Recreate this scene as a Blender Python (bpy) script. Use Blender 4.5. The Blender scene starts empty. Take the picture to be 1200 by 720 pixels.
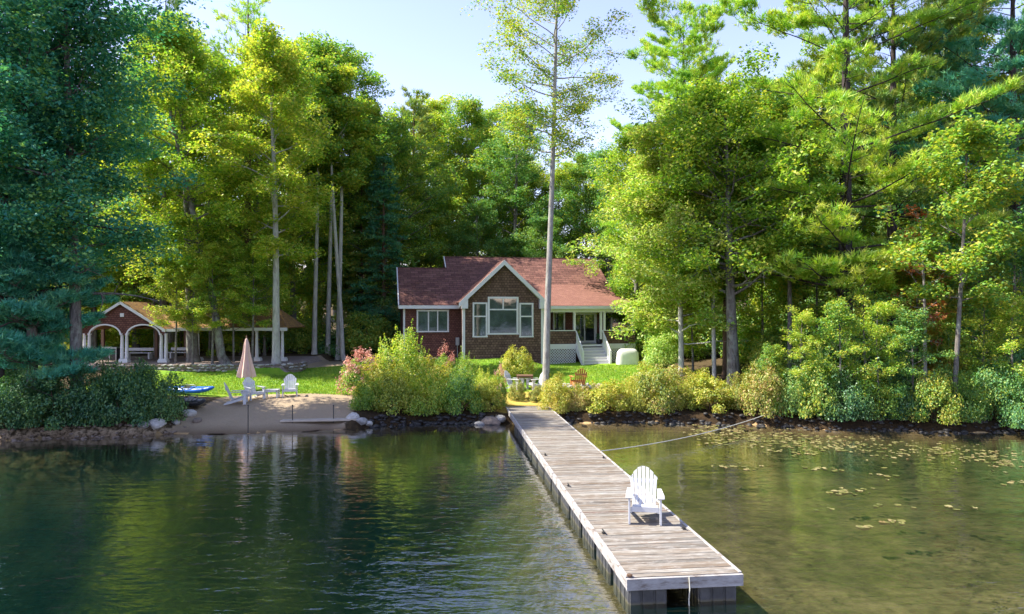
import bpy, math, random
import numpy as np
from mathutils import Vector, Matrix
R = math.radians
PI = math.pi
random.seed(7)
rng = np.random.default_rng(7)
scene = bpy.context.scene
COL = scene.collection

# ---------------------------------------------------------------- camera, sky, sun, exposure
F = 800.0            # focal length in photo pixels (1200 px wide)
HZ = 365.0           # horizon row of the photograph
CAMZ = 5.0           # metres above the lake
cam_d = bpy.data.cameras.new("camera")
cam = bpy.data.objects.new("camera", cam_d); COL.objects.link(cam)
cam.location = (0, 0, CAMZ)
cam.rotation_euler = (R(90) + math.atan(5 / F), 0, 0)
cam_d.sensor_width = 36; cam_d.lens = 24
cam_d.clip_start = 0.1; cam_d.clip_end = 3000
scene.camera = cam

SUN_EL = R(50); SUN_DIR = Vector((-0.995, 0.03, 0)).normalized()   # horizontal direction towards the sun
sun_vec = Vector((SUN_DIR.x * math.cos(SUN_EL), SUN_DIR.y * math.cos(SUN_EL), math.sin(SUN_EL)))
sl = bpy.data.lights.new("sun", 'SUN'); sl.energy = 4.0; sl.angle = R(0.55); sl.color = (1.0, 0.93, 0.80)
so = bpy.data.objects.new("sun", sl); COL.objects.link(so)
so.rotation_euler = sun_vec.to_track_quat('Z', 'Y').to_euler(); so.location = (-40, 30, 60)
world = bpy.data.worlds.new("World"); scene.world = world; world.use_nodes = True
wn = world.node_tree; bgn = wn.nodes["Background"]
sky = wn.nodes.new("ShaderNodeTexSky"); sky.sky_type = 'NISHITA'; sky.sun_disc = False
sky.sun_elevation = SUN_EL; sky.sun_rotation = math.atan2(SUN_DIR.x, SUN_DIR.y)
sky.altitude = 100; sky.air_density = 1.0; sky.dust_density = 0.3; sky.ozone_density = 1.2
tint = wn.nodes.new('ShaderNodeMix'); tint.data_type = 'RGBA'; tint.blend_type = 'MULTIPLY'; tint.inputs[0].default_value = 1.0
tint.inputs[7].default_value = (1.10, 0.875, 0.95, 1)   # tint multiplied into the sky colour to make it less cyan
wn.links.new(sky.outputs[0], tint.inputs[6]); wn.links.new(tint.outputs[2], bgn.inputs[0]); bgn.inputs[1].default_value = 0.125
scene.view_settings.view_transform = 'Standard'; scene.view_settings.look = 'None'
scene.view_settings.exposure = 1.75; scene.view_settings.gamma = 1.0
scene.cycles.max_bounces = 10; scene.cycles.transparent_max_bounces = 12
scene.cycles.diffuse_bounces = 5; scene.cycles.transmission_bounces = 6; scene.cycles.glossy_bounces = 4
scene.cycles.sample_clamp_indirect = 6
scene.cycles.caustics_reflective = False; scene.cycles.caustics_refractive = False

def P(px, py, D):
    return ((px - 600) * D / F, D, CAMZ - (py - HZ) * D / F)
def PX(px, D): return (px - 600) * D / F

# ---------------------------------------------------------------- materials
class NT:
    def __init__(s, name):
        s.m = bpy.data.materials.new(name); s.m.use_nodes = True
        s.t = s.m.node_tree; s.t.nodes.clear()
        s.out = s.t.nodes.new("ShaderNodeOutputMaterial")
    def n(s, kind, **kw):
        nd = s.t.nodes.new("ShaderNode" + kind)
        for k, v in kw.items():
            if k.startswith('i_'):
                key = k[2:]
                key = int(key) if key.isdigit() else key.replace('_', ' ')
                nd.inputs[key].default_value = v
            else: setattr(nd, k, v)
        return nd
    def l(s, a, b): s.t.links.new(a, b)
def rgba(c): return (c[0], c[1], c[2], 1)
def ramp(nt, fac, stops):
    r = nt.n("ValToRGB"); e = r.color_ramp.elements
    e[0].position = stops[0][0]; e[0].color = rgba(stops[0][1])
    e[1].position = stops[-1][0]; e[1].color = rgba(stops[-1][1])
    for p, c in stops[1:-1]:
        x = e.new(p); x.color = rgba(c)
    nt.l(fac, r.inputs[0]); return r.outputs[0]
def mixc(nt, fac, a, b, mode='MIX'):
    m = nt.n("Mix", data_type='RGBA', blend_type=mode)
    if isinstance(fac, (int, float)): m.inputs[0].default_value = fac
    else: nt.l(fac, m.inputs[0])
    for i, v in ((6, a), (7, b)):
        if isinstance(v, tuple): m.inputs[i].default_value = rgba(v)
        else: nt.l(v, m.inputs[i])
    return m.outputs[2]
def mathn(nt, op, a, b=None, clamp=False):
    m = nt.n("Math", operation=op, use_clamp=clamp)
    for i, v in enumerate((a, b)):
        if v is None: continue
        if isinstance(v, (int, float)): m.inputs[i].default_value = v
        else: nt.l(v, m.inputs[i])
    return m.outputs[0]
def noise(nt, vec, scale, detail=4, rough=0.6, dist=0.0):
    n = nt.n("TexNoise", i_Scale=scale, i_Detail=detail, i_Roughness=rough, i_Distortion=dist)
    if vec is not None: nt.l(vec, n.inputs["Vector"])
    return n.outputs[0]
def coords(nt, kind='Object', scale=None):
    tc = nt.n("TexCoord"); o = tc.outputs[kind]
    if scale:
        mp = nt.n("Mapping"); mp.inputs["Scale"].default_value = scale
        nt.l(o, mp.inputs["Vector"]); o = mp.outputs[0]
    return o
def bump(nt, h, strength=0.5, dist=0.02):
    b = nt.n("Bump", i_Strength=strength, i_Distance=dist); nt.l(h, b.inputs["Height"]); return b.outputs[0]
def principled(nt, col, rough=0.7, normal=None, spec=0.4, metal=0.0):
    p = nt.n("BsdfPrincipled")
    if isinstance(col, tuple): p.inputs["Base Color"].default_value = rgba(col)
    else: nt.l(col, p.inputs["Base Color"])
    if isinstance(rough, (int, float)): p.inputs["Roughness"].default_value = rough
    else: nt.l(rough, p.inputs["Roughness"])
    p.inputs["Specular IOR Level"].default_value = spec; p.inputs["Metallic"].default_value = metal
    if normal is not None: nt.l(normal, p.inputs["Normal"])
    nt.l(p.outputs[0], nt.out.inputs[0]); return p

def plain(name, col, rough=0.6, var=0.15, scale=8, spec=0.4, bmp=0.15, metal=0.0, grime=None):
    nt = NT(name); c = coords(nt)
    n1 = noise(nt, c, scale, 5, 0.65); n2 = noise(nt, c, scale * 6, 3)
    dark = tuple(x * (1 - var) for x in col); lite = tuple(min(1, x * (1 + var)) for x in col)
    co = ramp(nt, n1, [(0.3, dark), (0.7, lite)])
    if grime:
        g = ramp(nt, noise(nt, c, scale * 0.35, 6, 0.7), [(0.5, (0, 0, 0)), (0.72, (1, 1, 1))])
        co = mixc(nt, mathn(nt, 'MULTIPLY', g, 0.5), co, grime)
    principled(nt, co, rough, bump(nt, n2, bmp, 0.01), spec, metal); return nt.m

def leafmat(name, cols, tr=0.42, warm=(1.12, 1.25, 0.5), rough=0.5, clump=0.55):
    """cols: dark, mid, light, accent base colours of the leaves themselves"""
    nt = NT(name)
    at = nt.n("Attribute", attribute_name="rnd"); rnd = at.outputs["Fac"]
    geo = nt.n("NewGeometry"); oi = nt.n("ObjectInfo")
    ns = noise(nt, geo.outputs["Position"], clump, 2, 0.5)
    f = mathn(nt, 'ADD', mathn(nt, 'MULTIPLY', rnd, 0.62), mathn(nt, 'MULTIPLY', ns, 0.66))
    f = mathn(nt, 'ADD', f, mathn(nt, 'MULTIPLY', oi.outputs["Random"], 0.22))
    co = ramp(nt, f, [(0.35, cols[0]), (0.62, cols[1]), (0.82, cols[2]), (1.0, cols[3])])
    df = nt.n("BsdfDiffuse"); nt.l(co, df.inputs[0])
    tl = nt.n("BsdfTranslucent")
    nt.l(mixc(nt, 1.0, co, warm, 'MULTIPLY'), tl.inputs[0])
    m1 = nt.n("MixShader", i_0=tr); nt.l(df.outputs[0], m1.inputs[1]); nt.l(tl.outputs[0], m1.inputs[2])
    gl = nt.n("BsdfGlossy", i_Roughness=rough); gl.inputs[0].default_value = (0.8, 0.85, 0.9, 1)
    m2 = nt.n("MixShader", i_0=0.03); nt.l(m1.outputs[0], m2.inputs[1]); nt.l(gl.outputs[0], m2.inputs[2])
    nt.l(m2.outputs[0], nt.out.inputs[0]); return nt.m

def barkmat(name, dark, lite, lichen=None, fiss=1.0):
    nt = NT(name); c = coords(nt, 'Object', (6, 6, 1.3))
    n1 = noise(nt, c, 1.6, 6, 0.7, 0.6)
    co = ramp(nt, n1, [(0.32, dark), (0.62, lite)])
    if lichen:
        g = ramp(nt, noise(nt, coords(nt), 2.2, 5, 0.65), [(0.5, (0, 0, 0)), (0.62, (1, 1, 1))])
        co = mixc(nt, mathn(nt, 'MULTIPLY', g, 0.7), co, lichen)
    principled(nt, co, 0.9, bump(nt, n1, 0.8 * fiss, 0.05), 0.2); return nt.m

M = {}
M['leaf_bright'] = leafmat('bright yellow green leaves', [(0.11,0.242,0.036),(0.239,0.416,0.048),(0.414,0.515,0.062),(0.582,0.539,0.09)], 0.46)
M['leaf_mid'] = leafmat('fresh green leaves', [(0.093,0.229,0.069),(0.197,0.382,0.069),(0.355,0.455,0.063),(0.513,0.461,0.07)], 0.44)
M['leaf_pale'] = leafmat('pale green leaves', [(0.176,0.344,0.078),(0.325,0.51,0.098),(0.427,0.529,0.113),(0.5,0.49,0.14)], 0.44)
M['leaf_blue_shade'] = leafmat('leaves with blue shade in colour', [(0.026,0.191,0.143),(0.062,0.294,0.188),(0.123,0.373,0.179),(0.24,0.451,0.12)], 0.30, (1.2,1.2,.5))  # bluish cast of skylit shade is put into these leaf colours
M['leaf_dark'] = leafmat('dark green leaves', [(0.066,0.207,0.094),(0.128,0.313,0.095),(0.188,0.354,0.078),(0.288,0.365,0.066)], 0.34)
M['leaf_autumn'] = leafmat('yellow and rust tinged leaves', [(0.117,0.229,0.039),(0.276,0.35,0.049),(0.427,0.368,0.05),(0.5,0.216,0.05)], 0.45)
M['leaf_rust'] = leafmat('rust brown dead leaves', [(0.312,0.096,0.039),(0.39,0.127,0.049),(0.376,0.147,0.05),(0.36,0.176,0.06)], 0.3, (1.2,.8,.5))
M['needle_bright'] = leafmat('sunny yellow green needles', [(0.117,0.293,0.046),(0.263,0.49,0.056),(0.448,0.604,0.067),(0.56,0.568,0.09)], 0.46, (1.05,1.18,.45), 0.45, 0.4)
M['needle_green'] = leafmat('green needles', [(0.101,0.238,0.078),(0.17,0.331,0.085),(0.265,0.371,0.073),(0.359,0.372,0.063)], 0.32, (1.2,1.1,.5))
M['needle_blue_shade'] = leafmat('needles with blue shade in colour', [(0.039,0.255,0.208),(0.075,0.355,0.237),(0.123,0.406,0.224),(0.18,0.412,0.17)], 0.25, (1.1,1.1,.6))  # blue of the shaded left foreground is painted into the needles
M['needle_dark'] = leafmat('dark hemlock needles', [(0.029,0.153,0.091),(0.05,0.209,0.106),(0.078,0.241,0.101),(0.12,0.255,0.09)], 0.2)
M['shrub_yellow'] = leafmat('yellow green shrub leaves', [(0.135,0.25,0.038),(0.325,0.42,0.046),(0.493,0.505,0.067),(0.58,0.49,0.11)], 0.40, (1.2,1.1,.45), 0.5, 1.2)
M['shrub_olive'] = leafmat('mottled olive shrub leaves', [(0.105,0.176,0.03),(0.247,0.331,0.052),(0.403,0.417,0.078),(0.52,0.353,0.14)], 0.38, (1.2,1.1,.45), 0.5, 1.4)
M['shrub_dark'] = leafmat('dark glossy shrub leaves', [(0.025,0.094,0.048),(0.055,0.162,0.063),(0.1,0.22,0.07),(0.169,0.28,0.072)], 0.25, (1.1,1.2,.5), 0.4, 1.3)
M['blossom'] = leafmat('pink hydrangea petals', [(.50,.16,.12),(.62,.27,.20),(.70,.40,.30),(.74,.52,.40)], 0.3, (1,.8,.8))
M['bark_grey'] = barkmat('grey bark', (.055,.048,.042), (.21,.19,.17), (.25,.27,.22))
M['bark_pale'] = barkmat('pale silver bark', (.22,.21,.19), (.50,.48,.44), (.38,.40,.34), 0.5)
M['bark_mid'] = barkmat('mottled light grey bark', (.15,.14,.125), (.36,.345,.31), (.30,.32,.27), 0.6)
M['bark_brown'] = barkmat('brown bark', (.045,.028,.018), (.16,.10,.065))
M['bark_pine'] = barkmat('dark furrowed pine bark', (.022,.017,.017), (.085,.068,.066), None, 1.4)
M['bark_dead'] = barkmat('bleached dead wood', (.22,.20,.18), (.42,.39,.36), None, 0.5)

def shinglemat(name, a, b, mortar, w, h, blotch, bstr=0.5, rough=0.85):
    nt = NT(name); uv = coords(nt, 'UV')
    br = nt.n("TexBrick", offset=0.5, offset_frequency=2, squash=1.0)
    nt.l(uv, br.inputs["Vector"])
    br.inputs["Color1"].default_value = rgba(a); br.inputs["Color2"].default_value = rgba(b); br.inputs["Mortar"].default_value = rgba(mortar)
    br.inputs["Scale"].default_value = 1; br.inputs["Mortar Size"].default_value = 0.012; br.inputs["Mortar Smooth"].default_value = 0.3
    br.inputs["Brick Width"].default_value = w; br.inputs["Row Height"].default_value = h; br.inputs["Bias"].default_value = 0.1
    n1 = noise(nt, uv, 0.9, 5, 0.65); n2 = noise(nt, uv, 9, 4, 0.7)
    co = mixc(nt, ramp(nt, n1, [(0.35, (0, 0, 0)), (0.75, (1, 1, 1))]), br.outputs[0], mixc(nt, 1.0, br.outputs[0], blotch, 'MULTIPLY'))
    co = mixc(nt, 0.5, co, mixc(nt, 1.0, co, ramp(nt, n2, [(0.3, (.45,.45,.45)), (0.7, (1.6,1.6,1.6))]), 'MULTIPLY'))
    # each course laps the one below: saw-tooth height along the slope
    sep = nt.n("SeparateXYZ"); nt.l(uv, sep.inputs[0])
    saw = mathn(nt, 'FRACT', mathn(nt, 'DIVIDE', sep.outputs[1], h))
    hgt = mathn(nt, 'ADD', mathn(nt, 'MULTIPLY', mathn(nt, 'SUBTRACT', 1.0, saw), 0.7), mathn(nt, 'MULTIPLY', n2, 0.5))
    hgt = mathn(nt, 'SUBTRACT', hgt, mathn(nt, 'MULTIPLY', br.outputs[1], 0.4))
    principled(nt, co, rough, bump(nt, hgt, bstr, 0.03), 0.25); return nt.m
M['roof'] = shinglemat('weathered red brown roof shingles', (.100,.044,.036), (.190,.092,.072), (.030,.014,.013), 0.55, 0.30, (.78,.70,.70), 0.9)
M['roof_porch'] = shinglemat('red brown porch shingles', (.19,.086,.066), (.25,.120,.092), (.13,.06,.048), 0.32, 0.15, (.88,.85,.86), 0.4)
M['siding'] = shinglemat('dark brown cedar shingles', (.10,.060,.044), (.185,.118,.084), (.014,.008,.006), 0.22, 0.17, (.8,.75,.75), 0.8)
M['siding_red'] = shinglemat('red brown wall shingles', (.115,.048,.037), (.18,.080,.060), (.04,.016,.013), 0.19, 0.13, (.8,.8,.8), 0.7)
nt = NT('mossy shed roof shingles'); uv = coords(nt, 'UV')
br = nt.n("TexBrick", offset=0.5); nt.l(uv, br.inputs["Vector"])
for k, v in (("Color1", (.14,.08,.05,1)), ("Color2", (.22,.12,.07,1)), ("Mortar", (.04,.025,.02,1))): br.inputs[k].default_value = v
for k, v in (("Scale", 1), ("Mortar Size", .012), ("Brick Width", .4), ("Row Height", .2)): br.inputs[k].default_value = v
nn = ramp(nt, noise(nt, uv, 3.2, 7, 0.75, 0.6), [(0.42, (0,0,0)), (0.60, (1,1,1))])
n2 = ramp(nt, noise(nt, uv, 14, 3, 0.7), [(0.35, (.15,.085,.03)), (0.65, (.36,.21,.05))])
principled(nt, mixc(nt, nn, br.outputs[0], n2), 0.9, bump(nt, noise(nt, uv, 12, 4), 0.6, 0.03), 0.2); M['roof_moss'] = nt.m

M['white'] = plain('white painted trim', (.62,.62,.62), 0.45, 0.05, 3, 0.4, 0.08, grime=(.60,.58,.53))
M['white_plastic'] = plain('white outdoor resin', (.50,.51,.52), 0.42, 0.06, 6, 0.5, 0.06, grime=(.66,.66,.64))
M['riser'] = plain('white riser with shade in its grey', (.46,.45,.48), 0.5, 0.06, 4)  # white risers greyed to carry the shade under the tread nosings
M['timber'] = plain('sun bleached timber', (.40,.34,.27), 0.85, 0.15, 3)
M['orange_wood'] = plain('orange brown stained wood', (.42,.17,.05), 0.55, 0.25, 6, 0.4, 0.3)
M['brown_wood'] = plain('brown table wood', (.16,.085,.05), 0.6, 0.3, 6, 0.4, 0.3)
M['black_metal'] = plain('black metal', (.02,.02,.022), 0.4, 0.2, 8, 0.5)
M['grey_metal'] = plain('grey steel', (.32,.33,.34), 0.4, 0.1, 8, 0.5, 0.05, 0.6)
M['stone_a'] = plain('grey granite', (.27,.26,.25), 0.85, 0.35, 3, 0.3, 0.7, grime=(.12,.12,.09))
M['stone_b'] = plain('pale granite', (.44,.42,.39), 0.85, 0.25, 3, 0.3, 0.7, grime=(.2,.2,.16))
M['stone_c'] = plain('brown fieldstone', (.19,.15,.12), 0.85, 0.35, 3, 0.3, 0.7)
M['stone_d'] = plain('shore stone with bank shade in colour', (.026,.024,.023), 0.6, 0.4, 3, 0.4, 0.7)  # shade of the overhung bank is put into this stone colour
M['cover'] = plain('off white grill cover cloth', (.68,.67,.63), 0.8, 0.08, 2.5, 0.2, 0.4, grime=(.45,.44,.40))
M['umbrella'] = plain('dusty pink umbrella canvas', (.60,.42,.36), 0.85, 0.10, 5, 0.2, 0.3)
M['kayak'] = plain('bright blue plastic hull', (.02,.13,.50), 0.3, 0.15, 3, 0.5, 0.05)
M['kayak_dark'] = plain('dark grey plastic hull', (.05,.055,.06), 0.35, 0.15, 3, 0.5, 0.05)
M['rope'] = plain('pale frayed rope', (.62,.60,.50), 0.9, 0.2, 30, 0.1, 0.3)
M['pad'] = None
M['pot'] = plain('dark glazed pot', (.03,.028,.03), 0.4, 0.3, 8)

nt = NT('window glass')
geo = nt.n("NewGeometry")
g1 = ramp(nt, noise(nt, coords(nt), 1.1, 2), [(0.4, (.012,.018,.02)), (0.65, (.05,.07,.075))])
p = principled(nt, g1, 0.04, bump(nt, noise(nt, coords(nt), 2.0, 1), 0.03, 0.05), 1.0); p.inputs["IOR"].default_value = 1.75
M['glass'] = nt.m

def fmat(name, dark, lite, ribs=False):
    nt = NT(name); c = coords(nt)
    n1 = noise(nt, c, 4, 6, 0.7)
    sep = nt.n("SeparateXYZ"); geo = nt.n("NewGeometry"); nt.l(geo.outputs["Position"], sep.inputs[0])
    # dried lake scum above the water line
    s = ramp(nt, mathn(nt, 'ADD', sep.outputs[2], mathn(nt, 'MULTIPLY', n1, 0.10)), [(0.05, (1,1,1)), (0.10, (0,0,0))])
    co = mixc(nt, mathn(nt, 'MULTIPLY', s, 0.55), ramp(nt, n1, [(0.3, dark), (0.7, lite)]), (.17,.15,.08))
    principled(nt, co, 0.45, bump(nt, n1, 0.2, 0.01), 0.4); return nt.m
M['float'] = fmat('black plastic dock float', (.028,.030,.034), (.085,.088,.095))

# weathered dock planks: every plank reads its own random tone
nt = NT('weathered dock plank'); oi = nt.n("ObjectInfo")
tc = nt.n("TexCoord"); mp = nt.n("Mapping"); mp.inputs["Scale"].default_value = (1.2, 14, 14)
cx = nt.n("CombineXYZ")
for i, k in enumerate((37, 91, 13)): nt.l(mathn(nt, 'MULTIPLY', oi.outputs["Random"], k), cx.inputs[i])
nt.l(cx.outputs[0], mp.inputs["Location"]); nt.l(tc.outputs["Object"], mp.inputs[0])
grain = noise(nt, mp.outputs[0], 1.6, 6, 0.68, 0.5)
mp2 = nt.n("Mapping"); mp2.inputs["Scale"].default_value = (1.4, 4, 4); nt.l(cx.outputs[0], mp2.inputs["Location"]); nt.l(tc.outputs["Object"], mp2.inputs[0])
blot = noise(nt, mp2.outputs[0], 1.0, 5, 0.65)
base = ramp(nt, oi.outputs["Random"], [(0.0, (.135,.127,.113)), (0.2, (.25,.238,.215)), (0.45, (.18,.158,.128)), (0.7, (.29,.278,.25)), (0.85, (.155,.125,.095)), (1.0, (.24,.225,.20))])
st = ramp(nt, blot, [(0.42, (0,0,0)), (0.66, (1,1,1))])
co = mixc(nt, mathn(nt, 'MULTIPLY', st, 0.65), base, (.17,.12,.08))
wh = ramp(nt, noise(nt, mp2.outputs[0], 2.3, 5, 0.7), [(0.5, (0,0,0)), (0.7, (1,1,1))])
co = mixc(nt, mathn(nt, 'MULTIPLY', wh, 0.6), co, (.40,.39,.37))
co = mixc(nt, 0.75, co, mixc(nt, 1.0, co, ramp(nt, grain, [(0.3, (.35,.33,.32)), (0.65, (1.25,1.25,1.25))]), 'MULTIPLY'))
principled(nt, co, 0.8, bump(nt, grain, 0.5, 0.01), 0.25); M['plank'] = nt.m
nt = NT('peeling white dock rim'); c = coords(nt, 'Object', (1, 1, 4))
n1 = noise(nt, c, 3, 6, 0.7)
co = ramp(nt, n1, [(0.36, (.16,.13,.11)), (0.46, (.30,.285,.27)), (0.7, (.45,.44,.43))])
principled(nt, co, 0.75, bump(nt, n1, 0.5, 0.01), 0.3); M['rim'] = nt.m

# lily pads
nt = NT('floating lily pads'); at = nt.n("Attribute", attribute_name="rnd")
co = ramp(nt, at.outputs["Fac"], [(0.0, (.07,.085,.022)), (0.45, (.15,.145,.045)), (0.8, (.27,.235,.11)), (1.0, (.18,.12,.05))])
principled(nt, co, 0.4, None, 0.5); M['pad'] = nt.m

# ground: vertex weights say where sand / lawn / paving / soil is; noise breaks the edges and gives each its own colour
nt = NT('ground'); at = nt.n("Attribute", attribute_name="cover"); sep = nt.n("SeparateColor"); nt.l(at.outputs["Color"], sep.inputs[0])
c = coords(nt); nA = noise(nt, c, 0.7, 6, 0.65); nB = noise(nt, c, 6, 5, 0.7); nC = noise(nt, c, 45, 3, 0.7)
soil = ramp(nt, nB, [(0.3, (.030,.022,.012)), (0.55, (.085,.060,.032)), (0.72, (.14,.095,.04))])
grass = mixc(nt, ramp(nt, nA, [(0.35, (0,0,0)), (0.7, (1,1,1))]), ramp(nt, nC, [(0.3, (.07,.19,.015)), (0.7, (.16,.31,.02))]), ramp(nt, nC, [(0.3, (.15,.26,.02)), (0.7, (.29,.38,.035))]))
sand = mixc(nt, 0.8, ramp(nt, nA, [(0.3, (.27,.19,.115)), (0.7, (.42,.32,.21))]), ramp(nt, nC, [(0.3, (.17,.125,.08)), (0.7, (.45,.36,.25))]))
pave = mixc(nt, ramp(nt, nB, [(0.3, (0,0,0)), (0.7, (1,1,1))]), (.17,.13,.115), (.31,.25,.22))
dry = ramp(nt, nC, [(0.3, (.34,.26,.05)), (0.7, (.52,.40,.10))])
def edge(ch):
    v = mathn(nt, 'ADD', ch, mathn(nt, 'MULTIPLY', mathn(nt, 'SUBTRACT', nB, 0.5), 0.9))
    return ramp(nt, v, [(0.42, (0,0,0)), (0.58, (1,1,1))])
co = mixc(nt, edge(sep.outputs[1]), soil, grass)
co = mixc(nt, edge(sep.outputs[0]), co, sand)
co = mixc(nt, edge(sep.outputs[2]), co, pave)
at2 = nt.n("Attribute", attribute_name="wet_shade"); s2 = nt.n("SeparateColor"); nt.l(at2.outputs["Color"], s2.inputs[0])
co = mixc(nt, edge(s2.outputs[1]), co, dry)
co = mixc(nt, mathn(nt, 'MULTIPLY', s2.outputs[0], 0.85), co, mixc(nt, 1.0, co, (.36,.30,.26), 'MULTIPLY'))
principled(nt, co, 0.92, bump(nt, mathn(nt, 'ADD', nB, mathn(nt, 'MULTIPLY', nC, 0.6)), 0.6, 0.05), 0.15); M['ground'] = nt.m
nt = NT('weedy lake bed'); c = coords(nt)
nA = noise(nt, c, 0.5, 6, 0.65, 0.4); nB = noise(nt, c, 3.5, 6, 0.7)
at2 = nt.n("Attribute", attribute_name="wet_shade"); s2 = nt.n("SeparateColor"); nt.l(at2.outputs["Color"], s2.inputs[0])
weed = mixc(nt, ramp(nt, nA, [(0.38, (0,0,0)), (0.64, (1,1,1))]), ramp(nt, nB, [(0.3, (.15,.10,.05)), (0.7, (.36,.25,.13))]), ramp(nt, nB, [(0.3, (.05,.038,.02)), (0.7, (.17,.125,.055))]))
sandb = ramp(nt, nB, [(0.3, (.30,.19,.09)), (0.7, (.50,.34,.17))])
co = mixc(nt, s2.outputs[2], weed, sandb)
principled(nt, co, 0.9, bump(nt, nB, 0.6, 0.05), 0.1); M['bed'] = nt.m

# water: Fresnel mirror over a clear body whose volume absorbs light; ripples are a bump
nt = NT('lake water'); geo = nt.n("NewGeometry"); pos = geo.outputs["Position"]
def wv(scale, rot, sc, detail, rough=0.5, dist=0.0):
    mp = nt.n("Mapping"); mp.inputs["Scale"].default_value = sc; mp.inputs["Rotation"].default_value = (0, 0, rot)
    nt.l(pos, mp.inputs[0]); return noise(nt, mp.outputs[0], scale, detail, rough, dist)
w1 = wv(1.0, R(8), (0.45, 1.1, 1), 2, 0.5)
w2 = wv(2.2, R(-14), (0.55, 1.5, 1), 3, 0.55, 0.3)
w3 = wv(7.5, R(20), (0.6, 1.3, 1), 2, 0.5)
sepw = nt.n("SeparateXYZ"); nt.l(pos, sepw.inputs[0])
near = nt.n("MapRange"); nt.l(sepw.outputs[1], near.inputs[0])
for i, v in ((1, 26.0), (2, 11.0), (3, 0.25), (4, 1.0)): near.inputs[i].default_value = v
patch = ramp(nt, wv(0.12, 0, (1, 1.6, 1), 2), [(0.35, (.45,.45,.45)), (0.65, (1,1,1))])
hsum = mathn(nt, 'ADD', mathn(nt, 'MULTIPLY', w1, 0.17), mathn(nt, 'ADD', mathn(nt, 'MULTIPLY', w2, 0.16), mathn(nt, 'MULTIPLY', w3, 0.04)))
hsum = mathn(nt, 'MULTIPLY', mathn(nt, 'MULTIPLY', hsum, near.outputs[0]), patch)
nb = bump(nt, hsum, 1.0, 0.30)
fr = nt.n("Fresnel", i_IOR=1.45); nt.l(nb, fr.inputs["Normal"])
gl = nt.n("BsdfGlossy", i_Roughness=0.015); nt.l(nb, gl.inputs["Normal"]); gl.inputs[0].default_value = (1, 1, 1, 1)
tp = nt.n("BsdfTransparent"); tp.inputs[0].default_value = (.93, .96, .94, 1)
tb = nt.n('BsdfDiffuse'); tb.inputs[0].default_value = (.012, .11, .12, 1)   # turbidity of the deep water
mt_ = nt.n('MixShader', i_0=0.04); nt.l(tp.outputs[0], mt_.inputs[1]); nt.l(tb.outputs[0], mt_.inputs[2]); tp = mt_
mx = nt.n("MixShader"); nt.l(mathn(nt, 'MULTIPLY', fr.outputs[0], 1.7, True), mx.inputs[0]); nt.l(tp.outputs[0], mx.inputs[1]); nt.l(gl.outputs[0], mx.inputs[2])
nt.l(mx.outputs[0], nt.out.inputs[0])
va = nt.n("VolumeAbsorption", i_Density=0.5); va.inputs[0].default_value = (.56, .66, .58, 1)
nt.l(va.outputs[0], nt.out.inputs[1]); M['water'] = nt.m

# ---------------------------------------------------------------- object helpers
def tag(o, label=None, cat=None, group=None, kind=None):
    if label: o['label'] = label
    if cat: o['category'] = cat
    if group: o['group'] = group
    if kind: o['kind'] = kind
    return o
def empty(name, loc=(0, 0, 0), rz=0, label=None, cat=None, group=None):
    o = bpy.data.objects.new(name, None); COL.objects.link(o); o.location = loc; o.rotation_euler = (0, 0, rz)
    o.empty_display_size = 0.2
    return tag(o, label, cat, group)
def link(name, me, mat=None, parent=None, loc=None, rot=None, scale=None, **tg):
    o = bpy.data.objects.new(name, me); COL.objects.link(o)
    if mat is not None:
        if isinstance(mat, str): mat = M[mat]
        if not me.materials: me.materials.append(mat)
        if me.materials[0] != mat:
            o.material_slots[0].link = 'OBJECT'; o.material_slots[0].material = mat
    if parent is not None: o.parent = parent
    if loc is not None: o.location = loc
    if rot is not None: o.rotation_euler = rot
    if scale is not None: o.scale = scale if not isinstance(scale, (int, float)) else (scale,) * 3
    return tag(o, **tg)

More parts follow.
